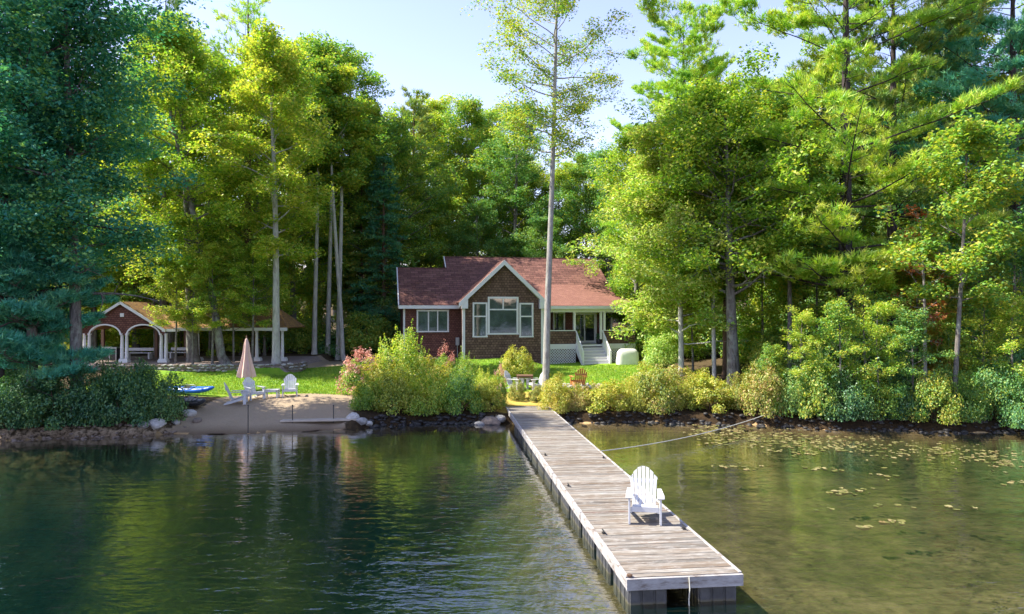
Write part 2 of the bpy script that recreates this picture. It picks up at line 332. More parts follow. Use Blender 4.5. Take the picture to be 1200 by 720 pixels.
class MB:
    def __init__(s): s.v = []; s.f = []
    def add(s, vs, fs):
        k = len(s.v); s.v += [tuple(v) for v in vs]; s.f += [tuple(i + k for i in f) for f in fs]; return s
    def box(s, x0, x1, y0, y1, z0, z1, rz=0, c=None, bev=0):
        vs = [(x, y, z) for z in (z0, z1) for y in (y0, y1) for x in (x0, x1)]
        if rz:
            cx, cy = c or ((x0 + x1) / 2, (y0 + y1) / 2); a, b = math.cos(rz), math.sin(rz)
            vs = [(cx + (x - cx) * a - (y - cy) * b, cy + (x - cx) * b + (y - cy) * a, z) for x, y, z in vs]
        return s.add(vs, [(0, 2, 3, 1), (4, 5, 7, 6), (0, 1, 5, 4), (2, 6, 7, 3), (0, 4, 6, 2), (1, 3, 7, 5)])
    def beam(s, p, q, w, h, up=(0, 0, 1)):
        p = Vector(p); q = Vector(q); d = (q - p).normalized(); u = Vector(up)
        sd = d.cross(u).normalized(); u = sd.cross(d).normalized(); sd *= w / 2; u *= h / 2
        vs = [e + a * sd + b * u for e in (p, q) for b in (-1, 1) for a in (-1, 1)]
        return s.add(vs, [(0, 1, 3, 2), (4, 6, 7, 5), (0, 4, 5, 1), (2, 3, 7, 6), (0, 2, 6, 4), (1, 5, 7, 3)])
    def prism(s, pts, ext):
        """polygon pts swept by vector ext"""
        n = len(pts); e = Vector(ext); vs = [Vector(p) for p in pts]; vs += [v + e for v in vs]
        return s.add(vs, [tuple(range(n))[::-1], tuple(range(n, 2 * n))] + [(i, (i + 1) % n, n + (i + 1) % n, n + i) for i in range(n)])
    def lathe(s, prof, n=12, c=(0, 0, 0)):
        vs = []; fs = []
        for r, z in prof:
            for i in range(n):
                a = 2 * PI * i / n; vs.append((c[0] + r * math.cos(a), c[1] + r * math.sin(a), c[2] + z))
        for j in range(len(prof) - 1):
            for i in range(n):
                fs.append((j * n + i, j * n + (i + 1) % n, (j + 1) * n + (i + 1) % n, (j + 1) * n + i))
        fs.append(tuple(range(n))[::-1]); fs.append(tuple((len(prof) - 1) * n + i for i in range(n)))
        return s.add(vs, fs)
    def tube(s, pts, r, n=6):
        pts = [Vector(p) for p in pts]; rs = r if isinstance(r, (list, tuple)) else [r] * len(pts)
        vs = []; fs = []
        for j, p in enumerate(pts):
            d = (pts[min(j + 1, len(pts) - 1)] - pts[max(j - 1, 0)]).normalized()
            a = d.cross(Vector((0, 0, 1)) if abs(d.z) < .9 else Vector((1, 0, 0))).normalized(); b = d.cross(a)
            for i in range(n):
                t = 2 * PI * i / n; vs.append(p + (a * math.cos(t) + b * math.sin(t)) * rs[j])
        for j in range(len(pts) - 1):
            for i in range(n): fs.append((j * n + i, (j + 1) * n + i, (j + 1) * n + (i + 1) % n, j * n + (i + 1) % n))
        fs.append(tuple(range(n))); fs.append(tuple((len(pts) - 1) * n + i for i in range(n))[::-1])
        return s.add(vs, fs)
    def mesh(s, name, smooth=False):
        me = bpy.data.meshes.new(name); me.from_pydata(s.v, [], s.f); me.update()
        uvl = me.uv_layers.new(name="UVMap"); up = Vector((0, 0, 1))
        for pol in me.polygons:
            nrm = pol.normal
            if abs(nrm.z) > .97: t = Vector((1, 0, 0)); b = Vector((0, 1, 0))
            else:
                t = up.cross(nrm).normalized(); b = nrm.cross(t)
                if b.z < 0: t, b = -t, -b
            for li in pol.loop_indices:
                co = me.vertices[me.loops[li].vertex_index].co; uvl.data[li].uv = (co.dot(t), co.dot(b))
            pol.use_smooth = smooth
        return me
    def obj(s, name, mat, parent=None, smooth=False, bev=0, **kw):
        o = link(name, s.mesh(name, smooth), mat, parent, **kw)
        if bev:
            m = o.modifiers.new("bevel", 'BEVEL'); m.width = bev; m.segments = 2; m.limit_method = 'ANGLE'
        return o

# ---------------------------------------------------------------- terrain
SH = [(-60, 22.0), (-20, 26.3), (-14, 27.6), (-10.5, 28.2), (-7.5, 28.7), (-5.8, 29.8), (-2, 30.4), (0.6, 30.6), (3, 30.8), (9.4, 30.3), (14, 28.8), (21, 28.0), (60, 24.0)]
def smooth(t): t = np.clip(t, 0, 1); return t * t * (3 - 2 * t)
def shore(x):
    return np.interp(x, [a for a, b in SH], [b for a, b in SH]) + 0.18 * np.sin(x * 1.3) + 0.10 * np.sin(x * 3.1 + 1)
def beachw(x):  # 1 on the beach
    return smooth((x + 14.6) / 1.2) * smooth((-6.6 - x) / 1.0)
def hgt(x, y):
    x = np.asarray(x, float); y = np.asarray(y, float)
    s = shore(x); d = y - s; bw = beachw(x)
    dock = smooth((x + 0.6) / .4) * smooth((2.0 - x) / .4)
    bank = 0.38 * smooth(d / 0.35) + 0.5 * smooth(d / 5.0)
    beach = 0.80 * np.clip(d / 4.5, 0, 1) ** 0.85 + 0.05 * smooth((d - 1.3) / 0.15)
    land = bank * (1 - bw) + beach * bw
    land = land + np.clip(y - 34.5, 0, 100) * 0.052 * (y < 200)
    land = np.minimum(land, 1.32 + 0.004 * np.clip(y - 44, 0, 400))
    left = smooth((2.5 - x) / 2.5)
    land = land + left * 0.45 * smooth((y - 43) / 3.5) * smooth((x + 13) / 4)
    # terrace behind the stone wall
    ter = smooth((-13.6 - x) / 0.5) * smooth((y - 41.2) / 0.3)
    land = land * (1 - ter) + 1.75 * ter
    ridge = smooth((x - 9) / 6) * 0.5 * smooth((y - 33) / 8) + smooth((-17 - x) / 4) * 0.25 * smooth(d / 3) * (1 - ter)
    land = land + ridge
    land = land + 0.05 * np.sin(x * .9 + y * .7) * smooth((d - 1) / 2) * (1 - ter)
    land = land + 18 * smooth((y - 75) / 160) 
    edge_ = 2.6 - 0.13 * (y - 12)   # the drop-off runs along the dock
    slope = 0.07 + 0.60 * smooth((edge_ - x) / 6) * smooth((-d - 1.2) / 3)
    maxd = 0.72 + 6.2 * smooth((edge_ - x) / 6.5) + 0.3 * smooth((12 - y) / 12)
    near = 0.55 * smooth(-d / 1.3) * (1 - bw)
    bed = -np.minimum(near + slope * (-d), maxd) + 0.05 * np.sin(x * 1.7) * np.sin(y * 1.3)
    z = np.where(d > 0, land, np.minimum(bed, -0.0))
    return z
def H1(x, y): return float(hgt(x, y))

def axis(lo, hi, flo, fhi, fine, coarse_n):
    a = np.arange(flo, fhi + 1e-6, fine)
    l = flo - np.geomspace(fine, flo - lo, coarse_n)[::-1]; r = fhi + np.geomspace(fine, hi - fhi, coarse_n)
    return np.concatenate([l, a, r])
gx = axis(-400, 400, -24, 23, 0.30, 26); gy = axis(-160, 500, 24, 50, 0.22, 34)
X, Y = np.meshgrid(gx, gy); Z = hgt(X, Y)
nx, ny = len(gx), len(gy)
sd = Y - shore(X); BW = beachw(X)
def band(v, a, b, s=0.35): return smooth((v - a) / s + .5) * smooth((b - v) / s + .5)
sandw = BW * band(sd, -3, 6.0 - 0.25 * np.clip(X + 10, 0, 9), 1.0)
sandw = np.maximum(sandw, band(X, -24, -13, 1) * band(sd, -0.5, 0.5, .5) * .52)
drive = band(X, -14.2, -5.0, .8) * band(Y, 44.0 + 0.25 * (X + 14), 50.5, .6)
sandw = np.maximum(sandw, drive)
lawnw = np.maximum(band(X, -22, 9.5, 1.5) * band(Y, 33.2, 49, .8), 0)
lawnw = lawnw * (1 - band(X, -7.4, -1.2, .8) * band(Y, 29, 36.5, 1.0)) * (1 - band(X, 1.9, 12, .8) * band(Y, 29, 34.8, .8))
pavew = band(X, -34, -13.7, .3) * band(Y, 41.4, 49.5, .3)
lawnw = lawnw * (1 - pavew) * (1 - drive)
dryw = band(X, -0.7, 2.2, .6) * band(Y, 30.9, 35.0, 1.0)
wet_shade = np.maximum(np.clip(1 - Z / 0.22, 0, 1), np.clip(2.2 - Z / 0.35, 0, 1) * (1 - BW) * (X > -7) * (sd < 2)) * (sd > -0.3)  # damp at the waterline, plus bank shade painted into the soil
bedsand = np.clip(BW * 1.0 + band(X, -7, 3.0, 2) * .8, 0, 1) * smooth((sd + 9) / 6) + (X > 2) * 0.8 * smooth((sd + 1.5) / 1.2)
bedsand = np.clip(bedsand, 0, 1)
vid = np.arange(nx * ny).reshape(ny, nx)
q = np.stack([vid[:-1, :-1], vid[:-1, 1:], vid[1:, 1:], vid[1:, :-1]], -1).reshape(-1, 4)
def fc(A): return (A[:-1, :-1] + A[:-1, 1:] + A[1:, 1:] + A[1:, :-1]).ravel() / 4
fs_sand, fs_lawn, fs_pave, fs_sd, fs_y, fs_dry, fs_z = map(fc, (sandw, lawnw, pavew, sd, Y, dryw, Z))
cls = np.zeros(len(q), int)                    # 0 soil
cls[(fs_lawn > .5)] = 1
cls[(fs_sand > .5) & (fs_y < 40)] = 2
cls[(fs_sand > .5) & (fs_y >= 40)] = 3
cls[fs_pave > .5] = 4
cls[fs_dry > .5] = 5
cls[fs_z < 0] = 6
VV = np.stack([X.ravel(), Y.ravel(), Z.ravel()], -1)
cov = np.stack([sandw, lawnw, pavew, np.ones_like(X)], -1).reshape(-1, 4)
wt = np.stack([wet_shade, dryw, bedsand, np.ones_like(X)], -1).reshape(-1, 4)
def np_mesh(name, V, Q, smoothf=False, rnd=None):
    me = bpy.data.meshes.new(name); me.vertices.add(len(V)); me.vertices.foreach_set("co", np.ascontiguousarray(V, dtype=np.float32).ravel())
    k = Q.shape[1]; me.loops.add(Q.size); me.loops.foreach_set("vertex_index", np.ascontiguousarray(Q, dtype=np.int32).ravel())
    me.polygons.add(len(Q)); me.polygons.foreach_set("loop_start", np.arange(0, Q.size, k, dtype=np.int32))
    me.polygons.foreach_set("loop_total", np.full(len(Q), k, dtype=np.int32))
    me.update(calc_edges=True)
    if smoothf: me.polygons.foreach_set("use_smooth", np.ones(len(Q), bool))
    if rnd is not None:
        a = me.attributes.new("rnd", 'FLOAT', 'FACE'); a.data.foreach_set("value", np.ascontiguousarray(rnd, dtype=np.float32))
    return me
names = ['ground', 'lawn', 'beach', 'driveway', 'patio', 'path', 'lake_bed']
for k, nm in enumerate(names):
    Q = q[cls == k]; u, inv = np.unique(Q, return_inverse=True); Q = inv.reshape(-1, 4)
    me = np_mesh(nm, VV[u], Q, True)
    for an, arr in (("cover", cov), ("wet_shade", wt)):
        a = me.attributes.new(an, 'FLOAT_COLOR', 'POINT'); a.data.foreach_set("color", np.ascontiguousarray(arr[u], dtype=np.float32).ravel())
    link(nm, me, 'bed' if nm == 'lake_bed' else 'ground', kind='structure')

fx = np.linspace(-420, 420, 120); fy = np.linspace(0, 1, 8)
FX, FY = np.meshgrid(fx, fy); fz = (10 + 3 * np.sin(FX * .02) + 2.5 * np.sin(FX * .11) + 1.5 * np.sin(FX * .31 + 1)) * np.sin(FY * PI / 2) - 1
fq = np.arange(FX.size).reshape(FX.shape); fQ = np.stack([fq[:-1, :-1], fq[:-1, 1:], fq[1:, 1:], fq[1:, :-1]], -1).reshape(-1, 4)
fnt = NT('added far wooded shore'); fn_ = noise(fnt, coords(fnt), .35, 6, .7); principled(fnt, ramp(fnt, fn_, [(.3, (.01,.03,.02)), (.7, (.05,.09,.05))]), .9, bump(fnt, fn_, 1.0, 2.0), .1); M['far'] = fnt.m
link('added_far_shore', np_mesh('added_far_shore', np.stack([FX.ravel(), -158 - 40 * FY.ravel(), fz.ravel()], -1), fQ, True), 'far', kind='structure')  # unseen shore behind the camera, added to darken the window reflections
wb = MB(); wb.box(-399, 399, -159, 60, -9, 0.0); wb.obj('lake_water', 'water', kind='structure')

# ---------------------------------------------------------------- foliage makers (numpy)
def unit(a): return a / np.maximum(np.linalg.norm(a, axis=-1, keepdims=True), 1e-9)
def leaves_mesh(name, C, size, rg, up=0.8, out=None, aspect=0.62, jit=0.35):
    """one kite shaped, slightly folded leaf at each centre"""
    n = len(C); nr = rg.normal(size=(n, 3)); nr[:, 2] = np.abs(nr[:, 2]) + up
    if out is not None: nr += out * 0.8
    nr = unit(nr); t = unit(np.cross(nr, rg.normal(size=(n, 3)))); b = np.cross(nr, t)
    s = (size * (1 + jit * rg.normal(size=(n, 1))).clip(.5, 1.7))
    fold = nr * s * 0.16
    V = np.stack([C - t * s * .5, C + b * s * aspect * .5 + fold, C + t * s * .5, C - b * s * aspect * .5 + fold], 1).reshape(-1, 3)
    Q = np.arange(n * 4).reshape(-1, 4)
    return np_mesh(name, V, Q, False, rg.random(n))
def needles_mesh(name, C, D, rg, length=0.26, width=0.035, per=9, spread=0.9, up=0.35):
    """tufts: slim triangles fanning around the shoot direction D at C"""
    n = len(C); Ct = np.repeat(C, per, 0); Dt = np.repeat(D, per, 0)
    d = Dt + spread * rg.normal(size=Ct.shape) * [1, 1, .7]; d[:, 2] += up; d = unit(d)
    L = length * (0.7 + 0.6 * rg.random((len(d), 1)))
    sdv = unit(np.cross(d, rg.normal(size=d.shape))) * width * .5
    b0 = Ct + rg.normal(size=Ct.shape) * 0.05
    V = np.stack([b0 - sdv, b0 + sdv, b0 + d * L], 1).reshape(-1, 3)
    r = np.repeat(rg.random(n), per) * .7 + .3 * rg.random(n * per)
    return np_mesh(name, V, np.arange(len(V)).reshape(-1, 3), False, r)
def tubes_mesh(name, paths, sides=6):
    VA = []; QA = []; k = 0
    for pts, rad in paths:
        pts = np.asarray(pts, float); rad = np.asarray(rad, float); m = len(pts)
        d = np.gradient(pts, axis=0); d = unit(d); ref = np.where(np.abs(d[:, 2:3]) < .9, [[0, 0, 1.]], [[1., 0, 0]])
        a = unit(np.cross(d, ref)); b = np.cross(d, a)
        ns = sides if rad[0] > 0.06 else 3 if rad[0] < .02 else 4
        if rad[0] > .15: ns = 10
        th = np.arange(ns) * 2 * PI / ns
        ring = pts[:, None, :] + (a[:, None, :] * np.cos(th)[None, :, None] + b[:, None, :] * np.sin(th)[None, :, None]) * rad[:, None, None]
        VA.append(ring.reshape(-1, 3)); i = np.arange(ns); j = np.arange(m - 1)[:, None]
        Q = np.stack([j * ns + i, j * ns + (i + 1) % ns, (j + 1) * ns + (i + 1) % ns, (j + 1) * ns + i], -1).reshape(-1, 4) + k
        QA.append(Q); k += m * ns
    return np_mesh(name, np.concatenate(VA), np.concatenate(QA), True)

def curve(p0, d0, length, n, rg, bend=0.15, rise=0.0):
    pts = [np.array(p0, float)]; d = np.array(d0, float); st = length / (n - 1)
    for i in range(n - 1):
        d = d + rg.normal(size=3) * bend; d[2] += rise; d = d / np.linalg.norm(d); pts.append(pts[-1] + d * st)
    return np.array(pts)
def trunk_path(H, r0, lean, rg, wob=0.05, n=12, flare=True):
    t = np.linspace(0, 1, n); ph = rg.random(2) * 6
    x = lean[0] * t + wob * H * .1 * (np.sin(t * 5 + ph[0]) - math.sin(ph[0])) * t ** .5; y = lean[1] * t + wob * H * .1 * (np.sin(t * 4 + ph[1]) - math.sin(ph[1])) * t ** .5
    pts = np.stack([x, y, t * H - 0.3], -1); r = r0 * (1 - t) ** .8 * .92 + .02
    if flare: r[0] *= 1.45; pts[1, 2] = min(pts[1, 2], .5); r[1] = r0 * 1.05
    return pts, r

def broadleaf(name, seed, H=20, R0=5.0, base=0.22, r0=0.28, nl=34, per=42, leaf=0.2, lean=(0, 0), top=0.55, wob=0.05, clr=0.62, dens=1.0, sub=6, rise=0.10, profile=None, sides=6, low=0.5, minz=None):
    rg = np.random.default_rng(seed)
    tp, tr = trunk_path(H * .97, r0, lean, rg, wob); paths = [(tp, tr)]; CL = []; CR = []
    for k in range(nl):
        t = base + (0.98 - base) * ((k + rg.random()) / nl); a = k * 2.4 + rg.normal() * .4
        q0 = (t - base) / (1 - base)
        pr = profile(q0) if profile else (low + (1 - low) * min(1, q0 / .35)) * (1 - max(0, q0 - .45) / .55 * top) * (1 if q0 < .92 else .7)
        L = R0 * pr * (0.72 + .5 * rg.random())
        p0 = np.array([np.interp(t, np.linspace(0, 1, len(tp)), tp[:, i]) for i in range(3)])
        el = 0.15 + .75 * q0 + rg.normal() * .12
        d0 = np.array([math.cos(a) * math.cos(el), math.sin(a) * math.cos(el), math.sin(el)])
        br = curve(p0, d0, L, 8, rg, .12, rise * (0.4 - q0) * .3)
        rb = max(.012, .34 * r0 * (1 - t) ** .7 + .01) * np.linspace(1, .15, 8); paths.append((br, rb))
        for m in range(sub):
            i = rg.integers(2, 8); pp = br[i]; dd = (br[min(i, 7)] - br[i - 1]); dd = dd / np.linalg.norm(dd)
            d2 = dd * .8 + rg.normal(size=3) * [.7, .7, .35]; d2 /= np.linalg.norm(d2)
            sb = curve(pp, d2, L * .42 * (.5 + rg.random()), 5, rg, .18); paths.append((sb, np.linspace(max(.008, rb[i] * .6), .005, 5)))
            for j in (2, 3, 4): CL.append(sb[j]); CR.append(clr * (.7 + .5 * rg.random()))
        for i in (4, 5, 6, 7): CL.append(br[i]); CR.append(clr * (.7 + .5 * rg.random()))
    CL = np.array(CL); CR = np.array(CR)
    if minz is not None:
        ok = CL[:, 2] > minz; CL = CL[ok]; CR = CR[ok]
    keep = rg.random(len(CL)) < dens; CL = CL[keep]; CR = CR[keep]
    n = np.maximum(6, (per * (CR / clr) ** 2 * (0.6 + .8 * rg.random(len(CL)))).astype(int))
    off = rg.normal(size=(n.sum(), 3)); off = off / np.maximum(1, np.linalg.norm(off, axis=1, keepdims=True) / 1.6)
    C = np.repeat(CL, n, 0) + off * np.repeat(CR, n)[:, None] * [.55, .55, .30]
    return tubes_mesh(name + '_trunk', paths, sides), leaves_mesh(name + '_crown', C, leaf, rg)

def pine(name, seed, H=22, R0=5.0, base=0.25, r0=0.34, whorl=0.75, arms=4, tw=8, tuft=4, per=8, nlen=.30, nw=.04, lean=(0, 0), droop=0.0, up=0.04, cone=0.75, lowb=.75, skip=0.15, azi=None, spread=0.8, gap=None, twmax=1.5, puff=0, pr_=.85, pt=34):
    rg = np.random.default_rng(seed); tp, tr = trunk_path(H, r0, lean, rg, .02); tr = tr * 1.05; paths = [(tp, tr)]
    C = []; D = []; z = base * H; k = 0
    while z < H * .985:
        t = z / H; q0 = (t - base) / (1 - base)
        for m in range(arms):
            if rg.random() < skip: continue
            a = (k * 1.1 + m * 2 * PI / arms + rg.normal() * .35) if azi is None else azi[0] + azi[1] * rg.uniform(-1, 1)
            pr = (lowb + (1 - lowb) * min(1, q0 / .25)) * (1 - cone * q0 ** 1.25)
            L = max(.5, R0 * pr * (.55 + .65 * rg.random()))
            p0 = np.array([np.interp(t, np.linspace(0, 1, len(tp)), tp[:, i]) for i in range(3)]) + [0, 0, rg.normal() * .15]
            el = -droop + .08 + .5 * q0 ** 2 + rg.normal() * .08
            d0 = np.array([math.cos(a) * math.cos(el), math.sin(a) * math.cos(el), math.sin(el)])
            br = curve(p0, d0, L, 8, rg, .06, up); paths.append((br, max(.015, .22 * r0 * (1 - t) ** .6) * np.linspace(1, .15, 8)))
            if puff:
                npf = max(2, int(puff * L / R0 + .5))
                for w in range(npf):
                    f = .36 + .64 * (w + .6 * rg.random()) / npf; fi = f * 7; i = min(6, int(fi)); pp = br[i] + (br[i + 1] - br[i]) * (fi - i)
                    dd = br[i + 1] - br[i]; dd = dd / np.linalg.norm(dd); sdv = np.cross(dd, [0, 0, 1]); sdv /= np.linalg.norm(sdv)
                    off = sdv * (1 if w % 2 else -1) * (.25 + .9 * rg.random()) * min(1.3, L * .3) * (1.1 - .7 * f); c = pp + off; c[2] += .12
                    paths.append((np.array([pp - dd * .3, pp + off * .5, c]), np.array([.022, .015, .008])))
                    k2 = int(pt * (.6 + .8 * rg.random())); rr2 = pr_ * (.6 + .7 * rg.random()) * (1 - .25 * q0)
                    o3 = rg.normal(size=(k2, 3)); o3 /= np.maximum(1, np.linalg.norm(o3, axis=1, keepdims=True) / 1.4)
                    P3 = c + (o3[:, :1] * dd + o3[:, 1:2] * sdv) * rr2 * .62; P3[:, 2] += np.abs(o3[:, 2]) * rr2 * .26 - .10 * (o3[:, 0] ** 2 + o3[:, 1] ** 2) * rr2 * .3
                    C += list(P3); D += list(unit(o3 * [1, 1, .5]) * .6 + dd * .5 + [0, 0, .45])
                continue
            nt_ = max(3, int(tw * L / R0 * 1.3))
            for w in range(nt_):
                f = .28 + .72 * (w + rg.random()) / nt_; fi = f * 7; i = min(6, int(fi)); pp = br[i] + (br[i + 1] - br[i]) * (fi - i)
                dd = br[i + 1] - br[i]; dd = dd / np.linalg.norm(dd); sdv = np.cross(dd, [0, 0, 1]); sdv /= np.linalg.norm(sdv)
                sg = 1 if w % 2 else -1; d2 = dd * .75 + sdv * sg * (.8 + .3 * rg.random()) + [0, 0, .08 + rg.normal() * .1]; d2 /= np.linalg.norm(d2)
                l2 = min(1.5, L * .34) * (1.15 - .6 * f) * (.7 + .5 * rg.random())
                l2 = min(l2, twmax); e = pp + d2 * l2; e[2] += rg.normal() * .06
                paths.append((np.array([pp, e]), np.array([.014, .006])))
                for s in range(tuft):
                    g = (s + 1) / tuft; c = pp + (e - pp) * g + rg.normal(size=3) * [.10, .10, .06]; C.append(c); D.append(d2 * .7 + [0, 0, .3])
            C.append(br[-1]); D.append(d0)
        z += whorl * (.75 + .5 * rg.random()) * (1 - .35 * q0); k += 1
        if gap and gap[0] < t < gap[1]: z += whorl
    C = np.array(C); D = np.array(D)
    return tubes_mesh(name + '_trunk', paths), needles_mesh(name + '_crown', C, D, rg, nlen, nw, per, spread)

def shrub(name, seed, rx=1.0, ry=1.0, h=1.2, n=7000, leaf=.085, lumps=60, up=.5, spiky=0.0):
    rg = np.random.default_rng(seed); th = rg.random(lumps) * 2 * PI; ph = np.arccos(rg.random(lumps) * .98) ; rr = .42 + .66 * rg.random(lumps) ** .6
    c = np.stack([np.cos(th) * np.sin(ph) * rx, np.sin(th) * np.sin(ph) * ry, np.cos(ph) * h * .95], -1) * rr[:, None]
    c[:, 2] += .08 * h; R1 = (.13 + .24 * rg.random(lumps)) * min(rx, ry, h) * 1.15
    w = R1 ** 2 / (R1 ** 2).sum(); idx = rg.choice(lumps, n, p=w); off = rg.normal(size=(n, 3)); off /= np.maximum(1, np.linalg.norm(off, axis=1, keepdims=True) / 1.5)
    C = c[idx] + off * R1[idx][:, None] * [.6, .6, .5]
    if spiky:
        k = int(n * .25); sI = rg.integers(0, lumps, k); f = rg.random((k, 1)); dirn = unit(c[sI] + [0, 0, .7])
        C[:k] = c[sI] + dirn * f * spiky + rg.normal(size=(k, 3)) * .05 * (1.2 - f)
    C[:, 2] = np.abs(C[:, 2]) + .01
    outd = unit(C * [1 / rx ** 2, 1 / ry ** 2, 1 / h ** 2] + 1e-6)
    lm = leaves_mesh(name + '_foliage', C, leaf, rg, up, outd)
    paths = []
    for k in range(9):
        a = k * .7; e = c[k % lumps] * .85; paths.append((np.array([[.1 * math.cos(a), .1 * math.sin(a), -.1], e * [.5, .5, .6], e]), np.array([.022, .016, .008])))
    return tubes_mesh(name + '_stems', paths), lm

PROTO = {}
def T(key, fn, *a, **k): PROTO[key] = fn(key, *a, **k)
T('oak_a', broadleaf, 11, 21, 4.6, .16, .26, 38, 60, .16, clr=.75)
T('oak_b', broadleaf, 12, 23, 4.2, .22, .28, 38, 62, .16, lean=(-.8, .3), clr=.72)
T('oak_c', broadleaf, 13, 20, 5.2, .12, .25, 40, 60, .16, clr=.8, top=.7)
T('oak_d', broadleaf, 14, 24, 3.9, .30, .30, 36, 62, .16, lean=(.6, 0), clr=.7)
T('birch', broadleaf, 15, 22, 3.2, .42, .17, 26, 34, .19, wob=.08, clr=.6, top=.5)
T('sapling_high', broadleaf, 18, 10.5, 2.7, .32, .09, 28, 40, .13, clr=.5, sub=4, top=.6)
T('sapling', broadleaf, 16, 9, 2.4, .12, .08, 24, 30, .15, clr=.5, sub=4)
T('sapling_b', broadleaf, 17, 11, 2.8, .18, .10, 26, 30, .15, clr=.55, sub=4, wob=.1)
T('pine_a', pine, 21, 24, 4.6, .18, .30, tw=10, per=10, nlen=.40, nw=.075)
T('pine_b', pine, 22, 23, 3.8, .35, .28, tw=8, nlen=.40, nw=.075, skip=.3)
T('hemlock', pine, 23, 19, 3.6, .04, .24, .55, 5, 10, 3, 8, .28, .08, droop=.22, up=.0, cone=.85, lowb=.95, skip=.05)
T('sh_a', shrub, 31, 1.1, 1.0, 1.15, 11000, .066, 60, .5, .15)
T('sh_b', shrub, 32, 1.3, 1.1, 1.35, 13000, .068, 90, .5, .18)
T('sh_c', shrub, 33, .9, .9, 1.5, 9000, .066, 50, .5, .2)
T('sh_spiky', shrub, 34, 1.3, 1.2, 2.2, 15000, .07, 80, .5, .6)
T('under', shrub, 35, 1.8, 1.6, 2.4, 9000, .13, 90)

def plant(kind, x, y, s=1.0, rz=None, leaf='leaf_mid', bark='bark_grey', name='broadleaf_tree', z=None, label=None, cat='tree', group=None, sz=None, lean=(0, 0), crown='crown', stem='trunk', sxy=None):
    if z is None: z = H1(x, y)
    o = empty(name, (x, y, z), rz if rz is not None else random.uniform(0, 6.28), label, cat, group)
    if rz is None: pass
    o.rotation_euler[0] = lean[0]; o.rotation_euler[1] = lean[1]
    k = sxy or 1
    o.scale = (s * k, s * k, (sz or 1) * s)
    tm, cm = PROTO[kind] if isinstance(kind, str) else kind
    link(stem, tm, bark, o); link(crown, cm, leaf, o)
    return o

# ================================================================ HOUSE (local frame: +x right along the front, +y back, z = world height)
HT = R(11); HO = (-0.62, 47.0)
hc, hs = math.cos(HT), math.sin(HT)
def hw(u, v): return (HO[0] + u * hc - v * hs, HO[1] + u * hs + v * hc)
def hu(px, v):
    a = (px - 600) / F; Ox = HO[0] - v * hs; Oy = HO[1] + v * hc
    return (a * Oy - Ox) / (hc - a * hs)
def hz(px, py, v):
    D = hw(hu(px, v), v)[1]; return CAMZ - (py - HZ) * D / F
house = empty('house', (HO[0], HO[1], 0), HT, 'brown shingled lakeside house with red brown roof, front gable and white porch stairs', 'house')
GB = 0.9
def slab(name, pts, th, mat, parent=house, **kw):
    """roof plane: polygon (counter-clockwise from above) given a thickness downwards"""
    n = (Vector(pts[1]) - Vector(pts[0])).cross(Vector(pts[2]) - Vector(pts[0])).normalized()
    if n.z < 0: pts = pts[::-1]; n = -n
    m = MB(); m.prism([Vector(p) - n * th for p in pts], n * th); return m.obj(name, mat, parent, **kw)
MS = .62; MZ = 5.44 - 1.5 * MS       # main front slope: z = MZ + MS*v
def mz(v): return MZ + MS * v
uW0 = hu(473, 2.0); uWr0 = hu(467.8, 1.5); uStep = hu(521, 7.7); uR = 9.1
# walls
m = MB(); m.box(uW0, -2.55, 2.0, 2.15, GB, 5.35); m.box(uW0, uW0 + .15, 2.15, 11.6, GB, 5.35); m.obj('wing_wall', 'siding_red', house)
m = MB(); m.box(2.55, uR - .3, 3.0, 3.15, GB, 6.0); m.box(uR - .45, uR - .3, 3.15, 13.0, GB, 5.6); m.box(uW0, uR - .3, 13.0, 13.15, GB, 5.3)
m.prism([(uR - .45, 3.15, 5.6), (uR - .45, 13.0, 5.6), (uR - .45, 7.73, 9.0)], (.15, 0, 0)); m.prism([(uW0, 2.15, 5.35), (uW0, 10.0, 5.35), (uW0, 6.09, 8.0)], (.15, 0, 0)); m.obj('main_wall', 'siding_red', house)
# gable wing front, with real openings for its three windows
gx0, gx1 = hu(543.4, 0), hu(635.5, 0); gc = (gx0 + gx1) / 2; GPK = 8.50; GM = .94; gh = (gx1 - gx0) / 2
def W(px0, py0, px1, py1, v): return hu(px0, v), hu(px1, v), hz((px0 + px1) / 2, py1, v), hz((px0 + px1) / 2, py0, v)
win_c = W(572.6, 350.2, 606.6, 390.5, 0); win_l = W(554.7, 356.5, 570.3, 394, 0); win_r = W(609.4, 357, 624.2, 394, 0)
def wall_holes(name, x0, x1, z0, z1, holes, y, th, mat, parent=house, gable=None, kids=None):
    xs = sorted({x0, x1} | {h[0] for h in holes} | {h[1] for h in holes}); m = MB()
    for a, b in zip(xs[:-1], xs[1:]):
        hs_ = sorted([(h[2], h[3]) for h in holes if h[0] <= a + 1e-6 and h[1] >= b - 1e-6]); z = z0
        for c, d in hs_:
            m.box(a, b, y, y + th, z, c); z = d
        if gable is None: m.box(a, b, y, y + th, z, z1)
        else:
            f = gable; ps = [(a, y, z), (b, y, z), (b, y, f(b))]
            if a < gc < b: ps.append((gc, y, f(gc)))
            ps.append((a, y, f(a))); m.prism(ps[::-1], (0, th, 0))
    return m.obj(name, mat, parent)
gf = lambda x: GPK - .13 - GM * abs(x - gc)
gw = wall_holes('gable_wall', gx0, gx1, GB, 0, [win_c, win_l, win_r], 0, .18, 'siding', gable=gf)
m = MB(); m.box(gx0, gx0 + .16, .18, 2.0, GB, 5.6); m.obj('gable_side_wall', 'siding_red', house); MB().box(gx1 - .16, gx1, .18, 3.0, GB, 5.6).obj('gable_side_wall', 'siding_red', house)
for x in (gx0, gx1):
    MB().box(x - .09, x + .09, -.035, .10, GB, 5.55).obj('corner_board', 'white', house)
